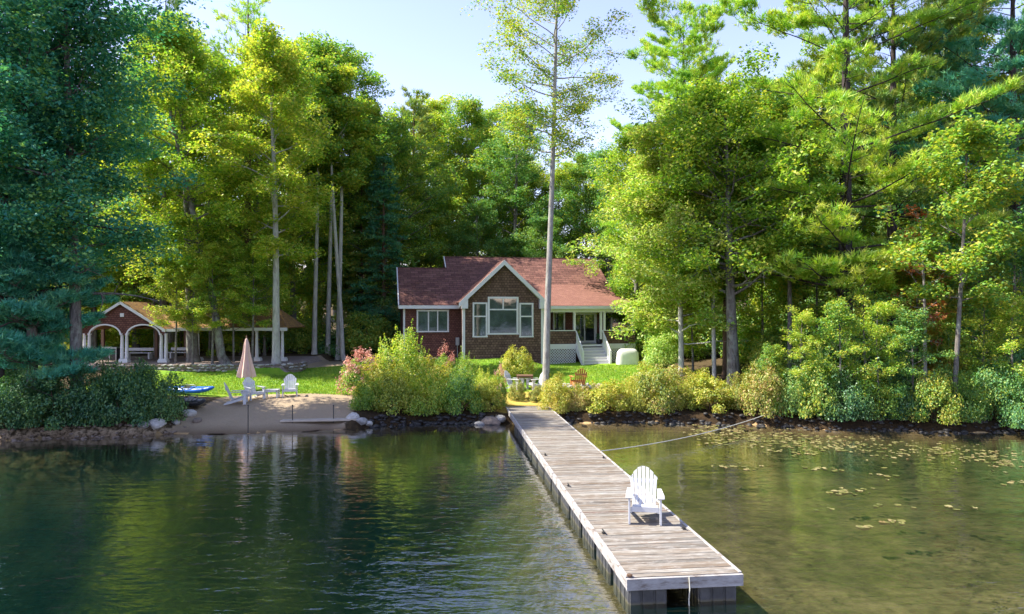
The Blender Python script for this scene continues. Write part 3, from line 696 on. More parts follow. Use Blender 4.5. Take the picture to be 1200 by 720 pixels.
MB().box(uW0 - .03, uW0 + .10, 1.965, 2.1, GB, 5.3).obj('corner_board', 'white', house)
def window(x0, x1, z0, z1, y, bars_v=(), bars_h=(), fr=.11, sill=True):
    m = MB(); o = .035
    m.box(x0 - fr * .45, x0 + fr * .55, y - o, y + .08, z0, z1).box(x1 - fr * .55, x1 + fr * .45, y - o, y + .08, z0, z1)
    m.box(x0 - fr * .45, x1 + fr * .45, y - o - .004, y + .08, z1, z1 + fr).box(x0 - fr * .6, x1 + fr * .6, y - o - .03, y + .08, z0 - fr * .8, z0)
    f = m.obj('window', 'white', house)
    xs = [x0] + list(bars_v) + [x1]
    m = MB()
    for b in bars_h: m.box(x0 + fr * .5, x1 - fr * .5, y - .012, y + .06, b - .045, b + .045)
    for b in bars_v:
        zz0, zz1 = (z0, z1) if not isinstance(b, tuple) else b[1:]
        bx = b if not isinstance(b, tuple) else b[0]
        m.box(bx - .04, bx + .04, y - .008, y + .055, zz0, zz1)
    if m.v: m.obj('muntin', 'white', f)
    MB().box(x0 + .005, x1 - .005, y + .045, y + .065, z0, z1).obj('pane', 'glass', f)
    return f
zt = hz(589, 363, 0)
window(*win_c, 0, bars_v=((sum(win_c[:2]) / 2, zt, win_c[3]),), bars_h=(zt,), fr=.13)
window(*win_l, 0, bars_h=(hz(562, 371, 0),)); window(*win_r, 0, bars_h=(hz(617, 371, 0),))
w = W(489, 365, 525, 388, 2.0); window(*w, 1.91, bars_v=(w[0] + (w[1] - w[0]) * .36, w[0] + (w[1] - w[0]) * .66))
# roofs
slab('wing_roof', [(uWr0, 1.5, mz(1.5)), (uStep, 1.5, mz(1.5)), (uStep, 6.09, mz(6.09)), (uWr0, 6.09, mz(6.09))], .16, 'roof')
slab('wing_roof', [(uWr0, 6.10, mz(6.09)), (uStep, 6.10, mz(6.09)), (uStep, 10.6, mz(1.6)), (uWr0, 10.6, mz(1.6))], .16, 'roof')
slab('main_roof', [(uStep, 1.5, mz(1.5)), (uR, 1.5, mz(1.5)), (uR, 7.73, mz(7.73)), (uStep, 7.73, mz(7.73))], .16, 'roof')
slab('main_roof', [(uStep, 7.74, mz(7.73)), (uR, 7.74, mz(7.73)), (uR, 13.9, mz(1.6)), (uStep, 13.9, mz(1.6))], .16, 'roof')
m = MB(); m.prism([(uStep - .02, 6.0, mz(6.0) + .0), (uStep - .02, 7.73, mz(7.73) - .08), (uStep - .02, 9.45, mz(6.0))], (.1, 0, 0)); m.obj('roof_step_wall', 'siding_red', house)
for (a, b, v) in ((uWr0, uStep - .03, 6.09), (uStep, uR, 7.73)):
    MB().tube([(a, v, mz(v) + .0), (b, v, mz(v) + .0)], .055, 6).obj('ridge_cap', 'roof', house)
MB().beam((uWr0 - .04, 1.45, mz(1.45) - .06), (uWr0 - .04, 6.09, mz(6.09) - .06), .07, .24).obj('rake_board', 'white', house)
MB().beam((uStep - .06, 6.2, mz(6.2) - .02), (uStep - .06, 7.73, mz(7.73) - .04), .06, .2).obj('rake_board', 'white', house)
m = MB(); m.box(uWr0 - .05, gx0 - .12, 1.40, 1.50, mz(1.5) - .26, mz(1.5) - .03); m.obj('eave_fascia', 'white', house)
MB().box(uWr0 - .02, gx0, 1.5, 2.0, mz(1.5) - .24, mz(1.5) - .20).obj('soffit', 'white', house)
ov = 3.08; ez = GPK - GM * ov; vz = (ez - MZ) / MS; vr = (GPK - MZ) / MS
slab('gable_roof', [(gc, -.38, GPK), (gc, vr, GPK), (gc - ov, vz, ez), (gc - ov, -.38, ez)], .13, 'roof')
slab('gable_roof', [(gc, -.38, GPK), (gc, vr, GPK), (gc + ov, vz, ez), (gc + ov, -.38, ez)], .13, 'roof')
for sg in (-1, 1):
    p0 = (gc + sg * .03, -.42, GPK - .15); p1 = (gc + sg * (ov + .03), -.42, ez - .15)
    MB().beam(p0, p1, .07, .25, (0, 1, 0)).v
    dx = (Vector(p1) - Vector(p0)).normalized(); nrm = Vector((-dx.z, 0, dx.x)) * (1 if dx.x > 0 else -1)
    top0, top1 = Vector((gc, -.42, GPK + .015)), Vector((gc + sg * (ov + .04), -.42, ez - .02))
    m = MB(); m.prism([top0, top1, top1 - Vector((0, 0, .34)), top0 - Vector((0, 0, .34))][::sg], (0, .06, 0)); m.obj('rake_board', 'white', house)
    m = MB(); m.prism([top0 - Vector((0, -.061, .20)), top1 - Vector((sg * .1, -.061, .20)), top1 - Vector((sg * .1, -.061, .26)), top0 - Vector((0, -.061, .26))][::sg], (0, .32, 0)); m.obj('soffit', 'white', house)
    xx = gc + sg * (ov - .16)
    m = MB(); m.box(min(xx, xx - sg * .42), max(xx, xx - sg * .42), -.40, .12, ez - .42, ez - .16); m.add([(xx, -.40, ez - .16), (xx - sg * .42, -.40, ez - .16), (xx - sg * .42, -.40, ez + .22), (xx, .1, ez - .16), (xx - sg * .42, .1, ez - .16), (xx - sg * .42, .1, ez + .22)], [(0, 1, 2), (3, 5, 4), (0, 3, 4, 1), (1, 4, 5, 2), (2, 5, 3, 0)]); m.obj('eave_return', 'white', house)
# porch
PV = 0.5; px0 = gx1 + .02; FLZ = 2.62; pxe = hu(744.5, PV)
sx0, sx1 = hu(675, PV), hu(706, PV)
ptop = (hu(686, 4.04), 4.04, mz(4.04)); pec = (pxe + .5, .1, 5.40)
slab('porch_roof', [(gc + 2.2, .1, 5.40), pec, (ptop[0], ptop[1], ptop[2] + .03), (gc + 1.0, 4.04, mz(4.04) + .03)], .12, 'roof_porch')
slab('porch_roof', [pec, (pxe + .5, 1.6, 5.45), (ptop[0] + .01, ptop[1], ptop[2] + .02)], .1, 'roof_porch')
MB().box(gx1 + .38, pxe + .54, .02, .10, 5.16, 5.38).obj('porch_fascia', 'white', house)
MB().box(px0, pxe, PV + .02, PV + .2, 4.93, 5.22).obj('porch_beam', 'white', house)
MB().box(px0, pxe + .45, .12, 2.99, 5.225, 5.26).obj('porch_ceiling', 'white', house)
MB().box(px0, pxe, PV - .05, 2.99, FLZ - .12, FLZ).obj('porch_floor', 'white', house)
for pxl, pxr in ((px0, sx0 - .02), (sx1 + .02, pxe)):
    m = MB(); m.box(pxl, pxr, PV, PV + .12, FLZ + .06, 3.60); m.obj('porch_half_wall', 'siding', house)
    MB().box(pxl - .01, pxr + .02, PV - .03, PV + .16, 3.602, 3.66).obj('half_wall_cap', 'white', house)
    MB().box(pxl, pxr, PV - .03, PV + .10, FLZ - .30, FLZ + .058).obj('porch_skirt', 'white', house)
    m = MB(); n = int((pxr - pxl + 1.6) / .19); z0, z1 = 1.15, FLZ - .32; hh = z1 - z0
    for k in range(n):
        for sg in (-1, 1):
            a = pxl + k * .19 - (hh if sg > 0 else 0); b = a + hh * sg if sg > 0 else a - hh
            pa = [a, z0]; pb = [a + hh * (1 if sg > 0 else -1), z1]
            if sg < 0: pa = [pxl + k * .19, z0]; pb = [pa[0] - hh, z1]
            # clip to the panel
            (xa, za), (xb, zb) = pa, pb
            sl_ = (zb - za) / (xb - xa)
            lo, hi = max(min(xa, xb), pxl), min(max(xa, xb), pxr)
            if hi - lo < .03: continue
            m.beam((lo, PV + .02 + .012 * sg, za + (lo - xa) * sl_), (hi, PV + .02 + .012 * sg, za + (hi - xa) * sl_), .012, .05, (0, 0, 1))
    tag(m.obj('lattice_panel', 'white', house), kind='stuff')
    MB().box(pxl, pxr, PV - .01, PV + .055, z0 - .08, z0 + .01).obj('lattice_rail', 'white', house)
MB().box(pxe - .1, pxe, PV + .16, 3.0, 1.1, 3.55).obj('porch_half_wall', 'siding', house)
for pxp, v in ((641.5, PV), (673.5, PV), (704.5, PV), (708.5, PV), (737, 2.85), (742, PV)):
    u = hu(pxp, v); MB().box(u - .075, u + .075, v - .05 + .055, v + .1 + .055, FLZ if v > 1 else 3.0, 4.93).obj('porch_post', 'white', house)
# porch wall windows and door
v = 3.0
for a, b in ((648.5, 661), (708, 716.5)):
    w = W(a, 367.5, b, 386, v); window(w[0], w[1], w[2] - .3, w[3], v - .09)
d0, d1 = hu(672.5, v), hu(697.5, v)
m = MB(); m.box(d0 - .10, d0, v - .06, v + .04, FLZ, 4.85).box(d1, d1 + .10, v - .06, v + .04, FLZ, 4.85).box(d0 - .1, d1 + .1, v - .064, v + .04, 4.85, 4.97)
m.obj('sliding_door', 'white', house); sld = COL.objects[-1] if False else bpy.data.objects['sliding_door']
mid = (d0 + d1) / 2
for a, b, o in ((d0, mid + .03, .0), (mid - .03, d1, .03)):
    m = MB(); yy = v - .05 + o
    m.box(a, a + .09, yy, yy + .025, FLZ + .02, 4.85).box(b - .09, b, yy, yy + .025, FLZ + .02, 4.85).box(a + .09, b - .09, yy, yy + .025, FLZ + .02, FLZ + .18).box(a + .09, b - .09, yy, yy + .025, 4.74, 4.85)
    m.obj('door_panel', 'white', sld)
    MB().box(a + .09, b - .09, yy + .01, yy + .02, FLZ + .18, 4.74).obj('pane', 'glass', sld)
MB().box(mid + .0, mid + .02, v - .09, v - .06, 3.5, 3.9).obj('door_handle', 'black_metal', sld)
# stairs
NS = 7; SZ = 1.22; rh = (FLZ - SZ) / NS; run = .27
stairs = empty('porch_stairs', (0, 0, 0)); stairs.parent = house
for k in range(1, NS):
    z = FLZ - k * rh; y1 = PV - .05 - (k - 1) * run; y0 = y1 - run
    MB().box(sx0 + .02, sx1 - .02, y0 - .03, y1, z - .045, z).obj('tread', 'white', stairs)
    MB().box(sx0 + .03, sx1 - .03, y0, y0 + .02, z - rh, z - .047).obj('riser', 'riser', stairs)
for x in (sx0, sx1):
    yb = PV - .05 - (NS - 1) * run
    m = MB(); m.prism([(x - .03, PV - .05, FLZ - .02), (x - .03, yb, SZ + rh * .9), (x - .03, yb, SZ - .1), (x - .03, PV - .05, FLZ - .5)], (.06, 0, 0)); m.obj('stringer', 'white', stairs)
    MB().box(x - .06, x + .06, yb - .1, yb + .02, SZ - .1, SZ + 1.08).obj('newel_post', 'white', stairs)
    m = MB(); m.beam((x, PV - .02, FLZ + .98), (x, yb - .04, SZ + 1.03), .09, .06); m.beam((x, PV - .02, FLZ + .12), (x, yb - .04, SZ + .2), .05, .05); m.obj('handrail', 'white', stairs)
    for k in range(13):
        f = (k + .5) / 13; y = PV - .05 + (yb - PV) * f; zt_ = FLZ + .96 + (SZ + 1.0 - FLZ - .96) * f
        MB().box(x - .017, x + .017, y - .017, y + .017, zt_ - .86, zt_ - .02).obj('baluster', 'white', stairs)
# meter box and chimney vent
MB().box(gx0 - .35, gx0 - .10, 1.72, 1.93, 2.6, 3.15).obj('meter_box', 'grey_metal', house)
MB().tube([(gx0 - .22, 1.84, 1.6), (gx0 - .22, 1.84, 2.6)], .03).obj('conduit', 'grey_metal', house)
for k, (pxp, lab) in enumerate(((677, 'dark planter left of the sliding glass door at the head of the stairs'), (702, 'dark planter right of the sliding glass door at the head of the stairs'))):
    x, y = hw(hu(pxp, 1.3), 1.3); o = empty('planter', (x, y, FLZ), 0, lab, 'planter')
    MB().lathe([(.13, 0), (.19, .06), (.21, .34), (.17, .38)], 10).obj('pot', 'pot', o, smooth=True)
    c = PROTO['sh_c']; link('plant', c[1], 'shrub_dark', o, loc=(0, 0, .34), scale=(.24, .24, .30))
# grill under a cover and a white jug beside it
x, y = PX(735.5, 46.6), 46.6
gz = H1(x, y); o = empty('covered_grill', (x, y, gz), R(6), 'barbecue grill under a pale cloth cover beside the porch lattice', 'grill')
m = MB(); hw_, hd = .76, .38
prof = [(1.0, 0.0), (1.02, .25), (.97, .62), (.96, .80), (.80, .98), (.62, 1.06)]
for s_, z_ in prof:
    for a in range(16):
        t = 2 * PI * a / 16; cx_, cy_ = math.cos(t), math.sin(t); e = .55
        wob = 1 + .03 * math.sin(5 * t + z_ * 4) * (1.1 - z_)
        m.v.append((hw_ * s_ * math.copysign(abs(cx_) ** e, cx_) * wob, hd * s_ * math.copysign(abs(cy_) ** e, cy_) * wob, z_))
for j in range(len(prof) - 1):
    for a in range(16): m.f.append((j * 16 + a, j * 16 + (a + 1) % 16, (j + 1) * 16 + (a + 1) % 16, (j + 1) * 16 + a))
m.f.append(tuple(80 + a for a in range(16))); m.obj('cloth_cover', 'cover', o, smooth=True)
for sx in (-.6, .6): MB().lathe([(.05, 0), (.05, .06)], 8, (sx, -.25, -.03)).obj('wheel', 'black_metal', o)
x, y = PX(757, 45.5), 45.5; gz = H1(x, y)
o = empty('gas_bottle', (x, y, gz), 0, 'white gas bottle standing right of the covered grill', 'gas bottle')
MB().lathe([(.13, 0), (.16, .05), (.17, .14), (.17, .42), (.12, .54), (.05, .58)], 12).obj('tank', 'white_plastic', o, smooth=True)
MB().lathe([(.10, .55), (.10, .70), (.085, .70), (.085, .55)], 12).obj('collar', 'white_plastic', o)

# ================================================================ DOCK
M['joint'] = plain('red brown joint board', (.16,.06,.045), .7, .3, 6)
dk = Vector((PX(736.5, 11.58), 11.58, 0)); dfar = Vector((PX(593, 32.4), 32.4, 0))
DDIR = (dfar - dk).normalized(); DL = (dfar - dk).length; DRZ = math.atan2(DDIR.y, DDIR.x) - PI / 2; DW = 1.95; DZ = 0.50
dock = empty('dock', (dk.x, dk.y, 0), DRZ, 'long weathered plank dock on black floats running from the lake to the shore', 'dock')
plank = MB().box(0, 1, 0, 1, -1, 0).mesh('plank')
secs = [(0.0, 3.72), (3.75, 7.45), (7.49, DL)]
pw = .142; 
pm = [MB().box(-DW / 2, DW / 2, -pw / 2 + .004, pw / 2 - .004, -.038, 0).mesh('plank') for _ in range(3)]
for me in pm: me.materials.append(M['plank'])
y = .0
for (a, b) in secs:
    n = max(1, round((b - a) / pw)); st = (b - a) / n
    for k in range(n):
        yy = a + (k + .5) * st
        o = link('plank', pm[k % 3], None, dock, loc=(DW / 2 + random.uniform(-.008, .008), yy, DZ + random.uniform(-.004, .005)), rot=(random.uniform(-.01, .01), random.uniform(-.0015, .0015), random.uniform(-.0025, .0025)))
        o.scale = (1 + random.uniform(-.004, .004), st / pw * .995, 1)
    for x0, x1 in ((-.045, .0), (DW, DW + .045)):
        MB().box(x0 - .006, x1 + .006, a + .01, b - .01, DZ - .20, DZ + .012).obj('rim_board', 'rim', dock, bev=.006)
    MB().box(.05, DW - .05, a + .02, a + .06, DZ - .22, DZ - .045).obj('cross_beam', 'rim', dock)
    MB().box(.02, DW - .02, b - .06, b - .02, DZ - .22, DZ - .045).obj('cross_beam', 'rim', dock)
MB().box(-.051, DW + .051, -.06, -.004, DZ - .21, DZ - .012).obj('end_board', 'rim', dock, bev=.006)
def float_mesh(w, l, h):
    m = MB(); m.box(-w / 2 + .02, w / 2 - .02, -l / 2 + .02, l / 2 - .02, -h, 0)
    n = max(2, round(w / .24)); 
    for k in range(n):
        c = -w / 2 + w * (k + .5) / n; ww = w / n * .78
        m.box(c - ww / 2, c + ww / 2, -l / 2, l / 2, -h + .02, -.012)
    n = max(2, round(l / .26))
    for k in range(n):
        c = -l / 2 + l * (k + .5) / n; ll = l / n * .76
        m.box(-w / 2, w / 2, c - ll / 2, c + ll / 2, -h + .023, -.015)
    m.box(-w / 2 - .015, w / 2 + .015, -l / 2 - .015, l / 2 + .015, -.010, .005)
    me = m.mesh('dock_float'); me.materials.append(M['float']); return me
FLM = float_mesh(.68, 1.05, .50)
yy = .58
while yy < 17.5:
    for xx in (.355, DW - .355):
        o = link('dock_float', FLM, None, dock, loc=(xx, yy, DZ - .225)); md = o.modifiers.new('bevel', 'BEVEL'); md.width = .012; md.segments = 1
    yy += 1.05 + .32
for yj in (3.735, 7.47):
    MB().box(.0, DW, yj - .022, yj + .022, DZ - .05, DZ - .008).obj('joint_board', 'joint', dock)
for (px_, py_) in ((.12, 2.25), (DW - .12, 2.35), (.12, 6.0), (DW - .12, 5.6), (.12, 9.8), (DW - .12, 9.2)):
    m = MB(); m.box(-.03, .03, -.05, .05, 0, .02); m.tube([(0, -.10, .055), (0, -.04, .05), (0, .04, .05), (0, .10, .055)], [.012, .016, .016, .012]); m.tube([(0, -.03, .0), (0, -.03, .05)], .014); m.tube([(0, .03, .0), (0, .03, .05)], .014)
    m.obj('cleat', 'black_metal', dock, loc=(px_, py_, DZ + .008))
MB().lathe([(.05, 0), (.05, .03), (.02, .04)], 8).obj('corner_bolt', 'bark_brown', dock, loc=(.02, .02, DZ + .01))
# painter rope hanging at the dock end
cp = dk + Vector((math.cos(DRZ), math.sin(DRZ), 0)) * 1.03 - DDIR * .075
m = MB(); m.tube([cp + Vector((0, 0, DZ - .0)), cp + Vector((.008, -.008, .3)), cp + Vector((-.006, 0, .1)), cp + Vector((.01, 0, -.25))], .011, 6)
tag(m.obj('hanging_rope', 'rope'), 'short pale rope hanging down the end face of the dock', 'rope')
a = Vector(P(697, 528, 22.4)); a = Vector((PX(697, 22.05), 22.05, DZ - .03)); b = Vector((PX(925, 31.2), 31.2, CAMZ - (475 - HZ) * 31.2 / F))
pts = [a.lerp(b, t / 14) - Vector((0, 0, 1.15 * (t / 14) * (1 - t / 14))) for t in range(15)]
tag(MB().tube(pts, .016, 5).obj('mooring_rope', 'rope'), 'long slack mooring rope from the dock side to the right bank', 'rope')

# ================================================================ FURNITURE
def adirondack(name, label, mat='white_plastic', group=None, loc=(0, 0, 0), rz=0, rounded=True, nsl=7, cat='chair'):
    """front faces -y; 0.95 m high, 0.80 wide over the arms"""
    o = empty(name, loc, rz, label, cat, group)
    cols_ = []
    tilt = R(24); by, bz = .26, .20      # foot of the backrest
    up = Vector((0, math.sin(tilt), math.cos(tilt))); 
    for k in range(nsl):
        t = (k - (nsl - 1) / 2) / ((nsl - 1) / 2)
        L = .90
        x0 = t * .215; x1 = t * .275; w = .0300
        f = Vector((x0, by, bz)); g = Vector((x1, by, bz)) + up * L
        sdx = Vector((1, 0, 0)); n = sdx.cross(up)
        vs = []; segs = 4
        for j in range(segs + 1):
            q_ = f.lerp(g, j / segs); ww = w * (1 + .25 * j / segs); crn = (0.018 * (1 - t * t)) * math.sin(PI * j / segs)
            topc = 1 if j == segs else 0
            for sx in (-1, 1):
                for sy in (0, 1):
                    vs.append(q_ + sdx * sx * ww * 1.0 - n * (sy * .018) + n * crn * -1 - up * topc * (.24 * abs(t + sx * .11) ** 2.2))
        fs = []
        for j in range(segs):
            b0 = j * 4; c0 = b0 + 4
            fs += [(b0, b0 + 2, c0 + 2, c0), (b0 + 1, c0 + 1, c0 + 3, b0 + 3), (b0, c0, c0 + 1, b0 + 1), (b0 + 2, b0 + 3, c0 + 3, c0 + 2)]
        fs += [(0, 1, 3, 2), (segs * 4, segs * 4 + 2, segs * 4 + 3, segs * 4 + 1)]
        MB().add(vs, fs).obj('back_slat', mat, o, bev=.004)
    m = MB()
    for h_, w_ in ((.16, .24), (.58, .29)):
        q_ = Vector((0, by, bz)) + up * h_ + Vector((0, .024, -.01)); m.box(-w_, w_, q_.y - .0, q_.y + .03, q_.z - .04, q_.z + .04)
    m.obj('back_brace', mat, o)
    for k in range(5):
        f = k / 4; y0 = -.30 + f * .48; z = .385 - f * .135 - (0.012 if k in (1, 2, 3) else 0)
        MB().box(-.26, .26, y0, y0 + .105, z - .02, z).obj('seat_slat', mat, o, bev=.005, rot=None)
    MB().box(-.27, .27, -.335, -.305, .26, .375).obj('seat_apron', mat, o, bev=.005)
    for sx in (-1, 1):
        x = sx * .285
        m = MB(); m.prism([(x - .015, -.33, .36), (x - .015, -.33, .24), (x - .015, .52, .0), (x - .015, .62, .0), (x - .015, .58, .07)], (.03, 0, 0)); m.obj('rear_leg', mat, o)
        x = sx * .325
        m = MB(); m.box(x - .022, x + .022, -.36, -.23, 0, .56); m.obj('front_leg', mat, o, bev=.005)
        m = MB(); m.prism([(x - .075, -.42, .56), (x + .075, -.42, .56), (x + .085, -.20, .565), (x + .055, .36, .57), (x - .035 , .36, .57), (x - .07, -.2, .565)], (0, 0, .026)); m.obj('arm', mat, o, bev=.006)
        m = MB(); m.prism([(x - .012, -.22, .56), (x - .012, -.22, .40), (x - .012, -.12, .56)], (.024, 0, 0)); m.obj('arm_bracket', mat, o)
    return o
def on(pxx, pyy, z=None, D=None):
    """ground point seen at a photo pixel (by marching the terrain)"""
    for Dm in np.arange(20, 60, .05):
        x = (pxx - 600) * Dm / F
        if CAMZ - (pyy - HZ) * Dm / F <= H1(x, Dm): return (x, Dm, H1(x, Dm))
    return None
cx_, cy_ = PX(759, 14.35), 14.35
adirondack('adirondack_chair', 'white slatted adirondack chair alone on the dock facing the lake', loc=(cx_, cy_ + .38, DZ + .006), rz=R(-9))
def seat(pxx, pyy, rz, label, mat='white_plastic', s=1.0, dy=0, name='adirondack_chair', group=None, **k):
    p = on(pxx, pyy); o = adirondack(name, label, mat, group, (p[0], p[1] + dy, p[2] - .005), rz, **k); o.scale = (s, s, s); return o
BG = 'white chairs set out on the beach'
seat(280, 473.5, R(104), 'white adirondack chair left of the folded umbrella, turned side on', group=BG)
seat(298, 468.0, R(48), 'white adirondack chair just right of the umbrella pole, left of the low table', group=BG)
seat(340, 464.5, R(17), 'white adirondack chair on the sand right of the low table', group=BG)
p = on(319, 466.5)
o = empty('low_table', p, R(5), 'low white slatted table on the sand between two white chairs', 'table')
for k in range(5): MB().box(-.32, .32, -.25 + k * .102, -.25 + k * .102 + .09, .38, .405).obj('slat', 'white_plastic', o)
for sx in (-1, 1):
    for sy in (-1, 1): MB().box(sx * .28 - .03, sx * .28 + .03, sy * .19 - .03, sy * .19 + .03, 0, .38).obj('leg', 'white_plastic', o)
MB().box(-.3, .3, -.22, -.20, .30, .38).obj('apron', 'white_plastic', o)
# folded umbrella
p = on(289, 459); D = p[1]; zt_ = CAMZ - (396 - HZ) * D / F; zb = CAMZ - (442 - HZ) * D / F
o = empty('patio_umbrella', p, 0, 'folded dusty pink patio umbrella standing among the beach chairs', 'umbrella'); hh = p[2]
m = MB(); n = 32; prof = [(.01, zt_ - hh), (.07, zt_ - hh - .10), (.13, zt_ - hh - .35), (.17, zt_ - hh - .75), (.26, zt_ - hh - 1.25), (.40, zb - hh + .18), (.43, zb - hh)]
for r_, z_ in prof:
    for a in range(n):
        t = 2 * PI * a / n; rr = r_ * (1 + (.20 if a % 4 == 0 else -.16 if a % 4 == 2 else 0) * min(1, r_ / .2)) ; m.v.append((rr * math.cos(t), rr * math.sin(t), z_ + .04 * math.cos(8 * t) * (r_ > .35)))
for j in range(len(prof) - 1):
    for a in range(n): m.f.append((j * n + a, (j + 1) * n + a, (j + 1) * n + (a + 1) % n, j * n + (a + 1) % n))
m.obj('canopy', 'umbrella', o, smooth=False)
MB().tube([(0, 0, -.1), (0, 0, zt_ - hh - .2)], .035, 8).obj('pole', 'brown_wood', o)
MB().lathe([(.03, 0), (.035, .05), (.012, .12)], 8, (0, 0, zt_ - hh)).obj('finial', 'brown_wood', o)
MB().lathe([(.26, 0), (.26, .06), (.08, .10)], 12).obj('base', 'black_metal', o)
MB().tube([(.155 * math.cos(t), .155 * math.sin(t), zt_ - hh - .68) for t in np.linspace(0, 6.28, 17)], .014, 4).obj('tie_strap', 'umbrella', o)
# posts on the beach edge
PG = 'thin dark posts along the beach edge'
for pxx, pb, pt, lab in ((291, 508, 476, 'thin dark post at the water line in front of the folded umbrella'), (343, 496, 476, 'middle thin dark post on the sand, left of the other short one'), (391, 495.5, 476, 'rightmost short dark post on the sand by the big shrubs')):
    p = on(pxx, pb); h_ = (pb - pt) * p[1] / F
    m = MB(); m.tube([(0, 0, -.3), (0, 0, h_)], .022, 8); m.lathe([(.03, h_), (.034, h_ + .02), (.012, h_ + .05)], 8); o = m.obj('post', 'black_metal', loc=p); tag(o, lab, 'post', PG)
# shallow pale landing timber between the posts
p0, p1 = on(330, 494), on(428, 494)
tag(MB().beam((p0[0], p0[1], p0[2] + .02), (p1[0], p1[1], p1[2] + .02), .45, .08).obj('edging_timber', 'timber', bev=.02), 'pale low timber edging laid across the sand between the posts', 'edging')
# kayaks
def kayak(loc, rz, L, mat, label, roll=0, w=.62):
    m = MB(); n = 18; k = 12
    for j in range(n + 1):
        t = j / n; s_ = math.sin(PI * t) ** .55 if 0 < t < 1 else 0.02; x = (t - .5) * L
        for a in range(k):
            th = 2 * PI * a / k; yy = math.cos(th) * w / 2 * s_; zz = math.sin(th) * (.17 if math.sin(th) > 0 else .15) * s_ ** .6 + .18 * abs(2 * t - 1) ** 3
            m.v.append((x, yy, zz))
    for j in range(n):
        for a in range(k): m.f.append((j * k + a, j * k + (a + 1) % k, (j + 1) * k + (a + 1) % k, (j + 1) * k + a))
    m.f.append(tuple(range(k))[::-1]); m.f.append(tuple(n * k + a for a in range(k)))
    o = empty('kayak', loc, rz, label, 'kayak'); o.rotation_euler[0] = roll
    m.obj('hull', mat, o, smooth=True)
    ring = [(math.cos(t) * .45, math.sin(t) * .22, .165 + .03 * abs(math.sin(t))) for t in np.linspace(0, 2 * PI, 21)]
    MB().tube(ring, .022, 6).obj('cockpit_rim', 'kayak_dark', o, smooth=True)
    MB().box(-.2, .16, -.16, .16, .12, .175).obj('seat', 'black_metal', o)
    return o
p = on(222, 464); kayak((p[0] - .3, p[1] + .5, p[2] + .22), R(-8), 2.9, 'kayak', 'bright blue kayak pulled up on the grass behind the dark bushes', R(14))
p = on(226, 478); kayak((p[0] - .1, p[1] + .2, p[2] + .25), R(-28), 2.0, 'kayak_dark', 'dark grey kayak leaning on the rocks in front of the blue one', R(35), .5)
# round table with two white chairs near the dock head
TG = 'white chairs at the small brown table by the dock'
seat(604, 456.5, R(60), 'white chair left of the small brown table near the dock head', s=.95, group=TG)
seat(627, 456.5, R(-62), 'white chair right of the small brown table near the dock head', s=.95, group=TG)
p = on(615, 455.5); o = empty('garden_table', p, R(3), 'small brown slatted table between two white chairs near the dock head', 'table')
for k in range(6): MB().box(-.42, .42, -.36 + k * .12, -.36 + k * .12 + .105, .68, .705).obj('slat', 'brown_wood', o)
for sx in (-1, 1):
    for sy in (-1, 1): MB().box(sx * .36 - .035, sx * .36 + .035, sy * .28 - .035, sy * .28 + .035, 0, .68).obj('leg', 'brown_wood', o)
MB().box(-.38, .38, -.31, -.28, .60, .68).obj('apron', 'brown_wood', o)
seat(678, 455, R(188), 'orange brown wooden adirondack chair seen from behind on the lawn', mat='orange_wood', s=1.08, nsl=6)
# fire ring of stones
def rockmesh(seed, sx=1, sy=1, sz=.7, sub=2):
    bm_ = __import__('bmesh').new(); __import__('bmesh').ops.create_icosphere(bm_, subdivisions=sub, radius=1)
    r_ = np.random.default_rng(seed); dirs = unit(r_.normal(size=(9, 3))); amp = r_.uniform(.55, .95, 9)
    for v in bm_.verts:
        c = np.array(v.co); 
        for d_, a_ in zip(dirs, amp):
            dd = c @ d_
            if dd > a_: c = c - d_ * (dd - a_) * .85
        v.co = Vector((c[0] * sx, c[1] * sy, c[2] * sz))
    me = bpy.data.meshes.new('rock'); bm_.to_mesh(me); bm_.free(); me.materials.append(M['stone_a']); return me
ROCK = [rockmesh(s_) for s_ in range(6)]; STONE = [rockmesh(50 + s_, 1, .8, .62, 1) for s_ in range(7)]
SM = ['stone_a', 'stone_b', 'stone_c', 'stone_a']
p = on(680, 452); o = empty('fire_ring', p, 0, 'ring of pale grey stones round the fire pit beside the orange brown chair', 'fire pit')
for k in range(16):
    a = k / 16 * 2 * PI; link('stone', STONE[k % 7], M[SM[k % 3]], o, loc=(1.0 * math.cos(a), .65 * math.sin(a) - .9, .08), rot=(0, 0, a), scale=(.24, .2, .2))
p = on(655.5, 458); tag(MB().lathe([(.13, -.1), (.14, .35), (.11, .42), (.02, .44)], 12).obj('stone_post', 'stone_b', loc=p, smooth=True), 'short pale stone post at the lawn edge left of the orange brown chair', 'post')

# ================================================================ PAVILION
PD = 43.4
def pv(px, D=PD): return PX(px, D)
pav = empty('pavilion', (0, 0, 0), 0, 'open brick red pavilion with white columns, arched gable and mossy roof', 'pavilion')
pav.location = (pv(146), PD, 1.75); pl = lambda x: x - pv(146)
PZ = 1.75; ez_ = CAMZ - (385 - HZ) * PD / F - PZ; pk_ = CAMZ - (354 - HZ) * PD / F - PZ
cxs = [pl(pv(102)), pl(pv(146)), pl(pv(192))]
def column(x, y, h, pair=True, parent=pav):
    c = empty('column', (0, 0, 0)); c.parent = parent; c.location = (x, y, 0)
    MB().box(-.30, .30, -.2, .2, 0, .16).box(-.26, .26, -.17, .17, .16, .24).obj('base', 'white', c, bev=.01)
    for sx in ((-.15, .15) if pair else (0,)):
        m = MB(); m.lathe([(.105, .24), (.11, .3), (.10, h * .5), (.085, h - .1), (.11, h - .06), (.11, h)], 12, (sx, 0, 0)); m.obj('shaft', 'white', c, smooth=True)
ah = CAMZ - (391 - HZ) * PD / F - PZ
for x in cxs: column(x, 0, ah)
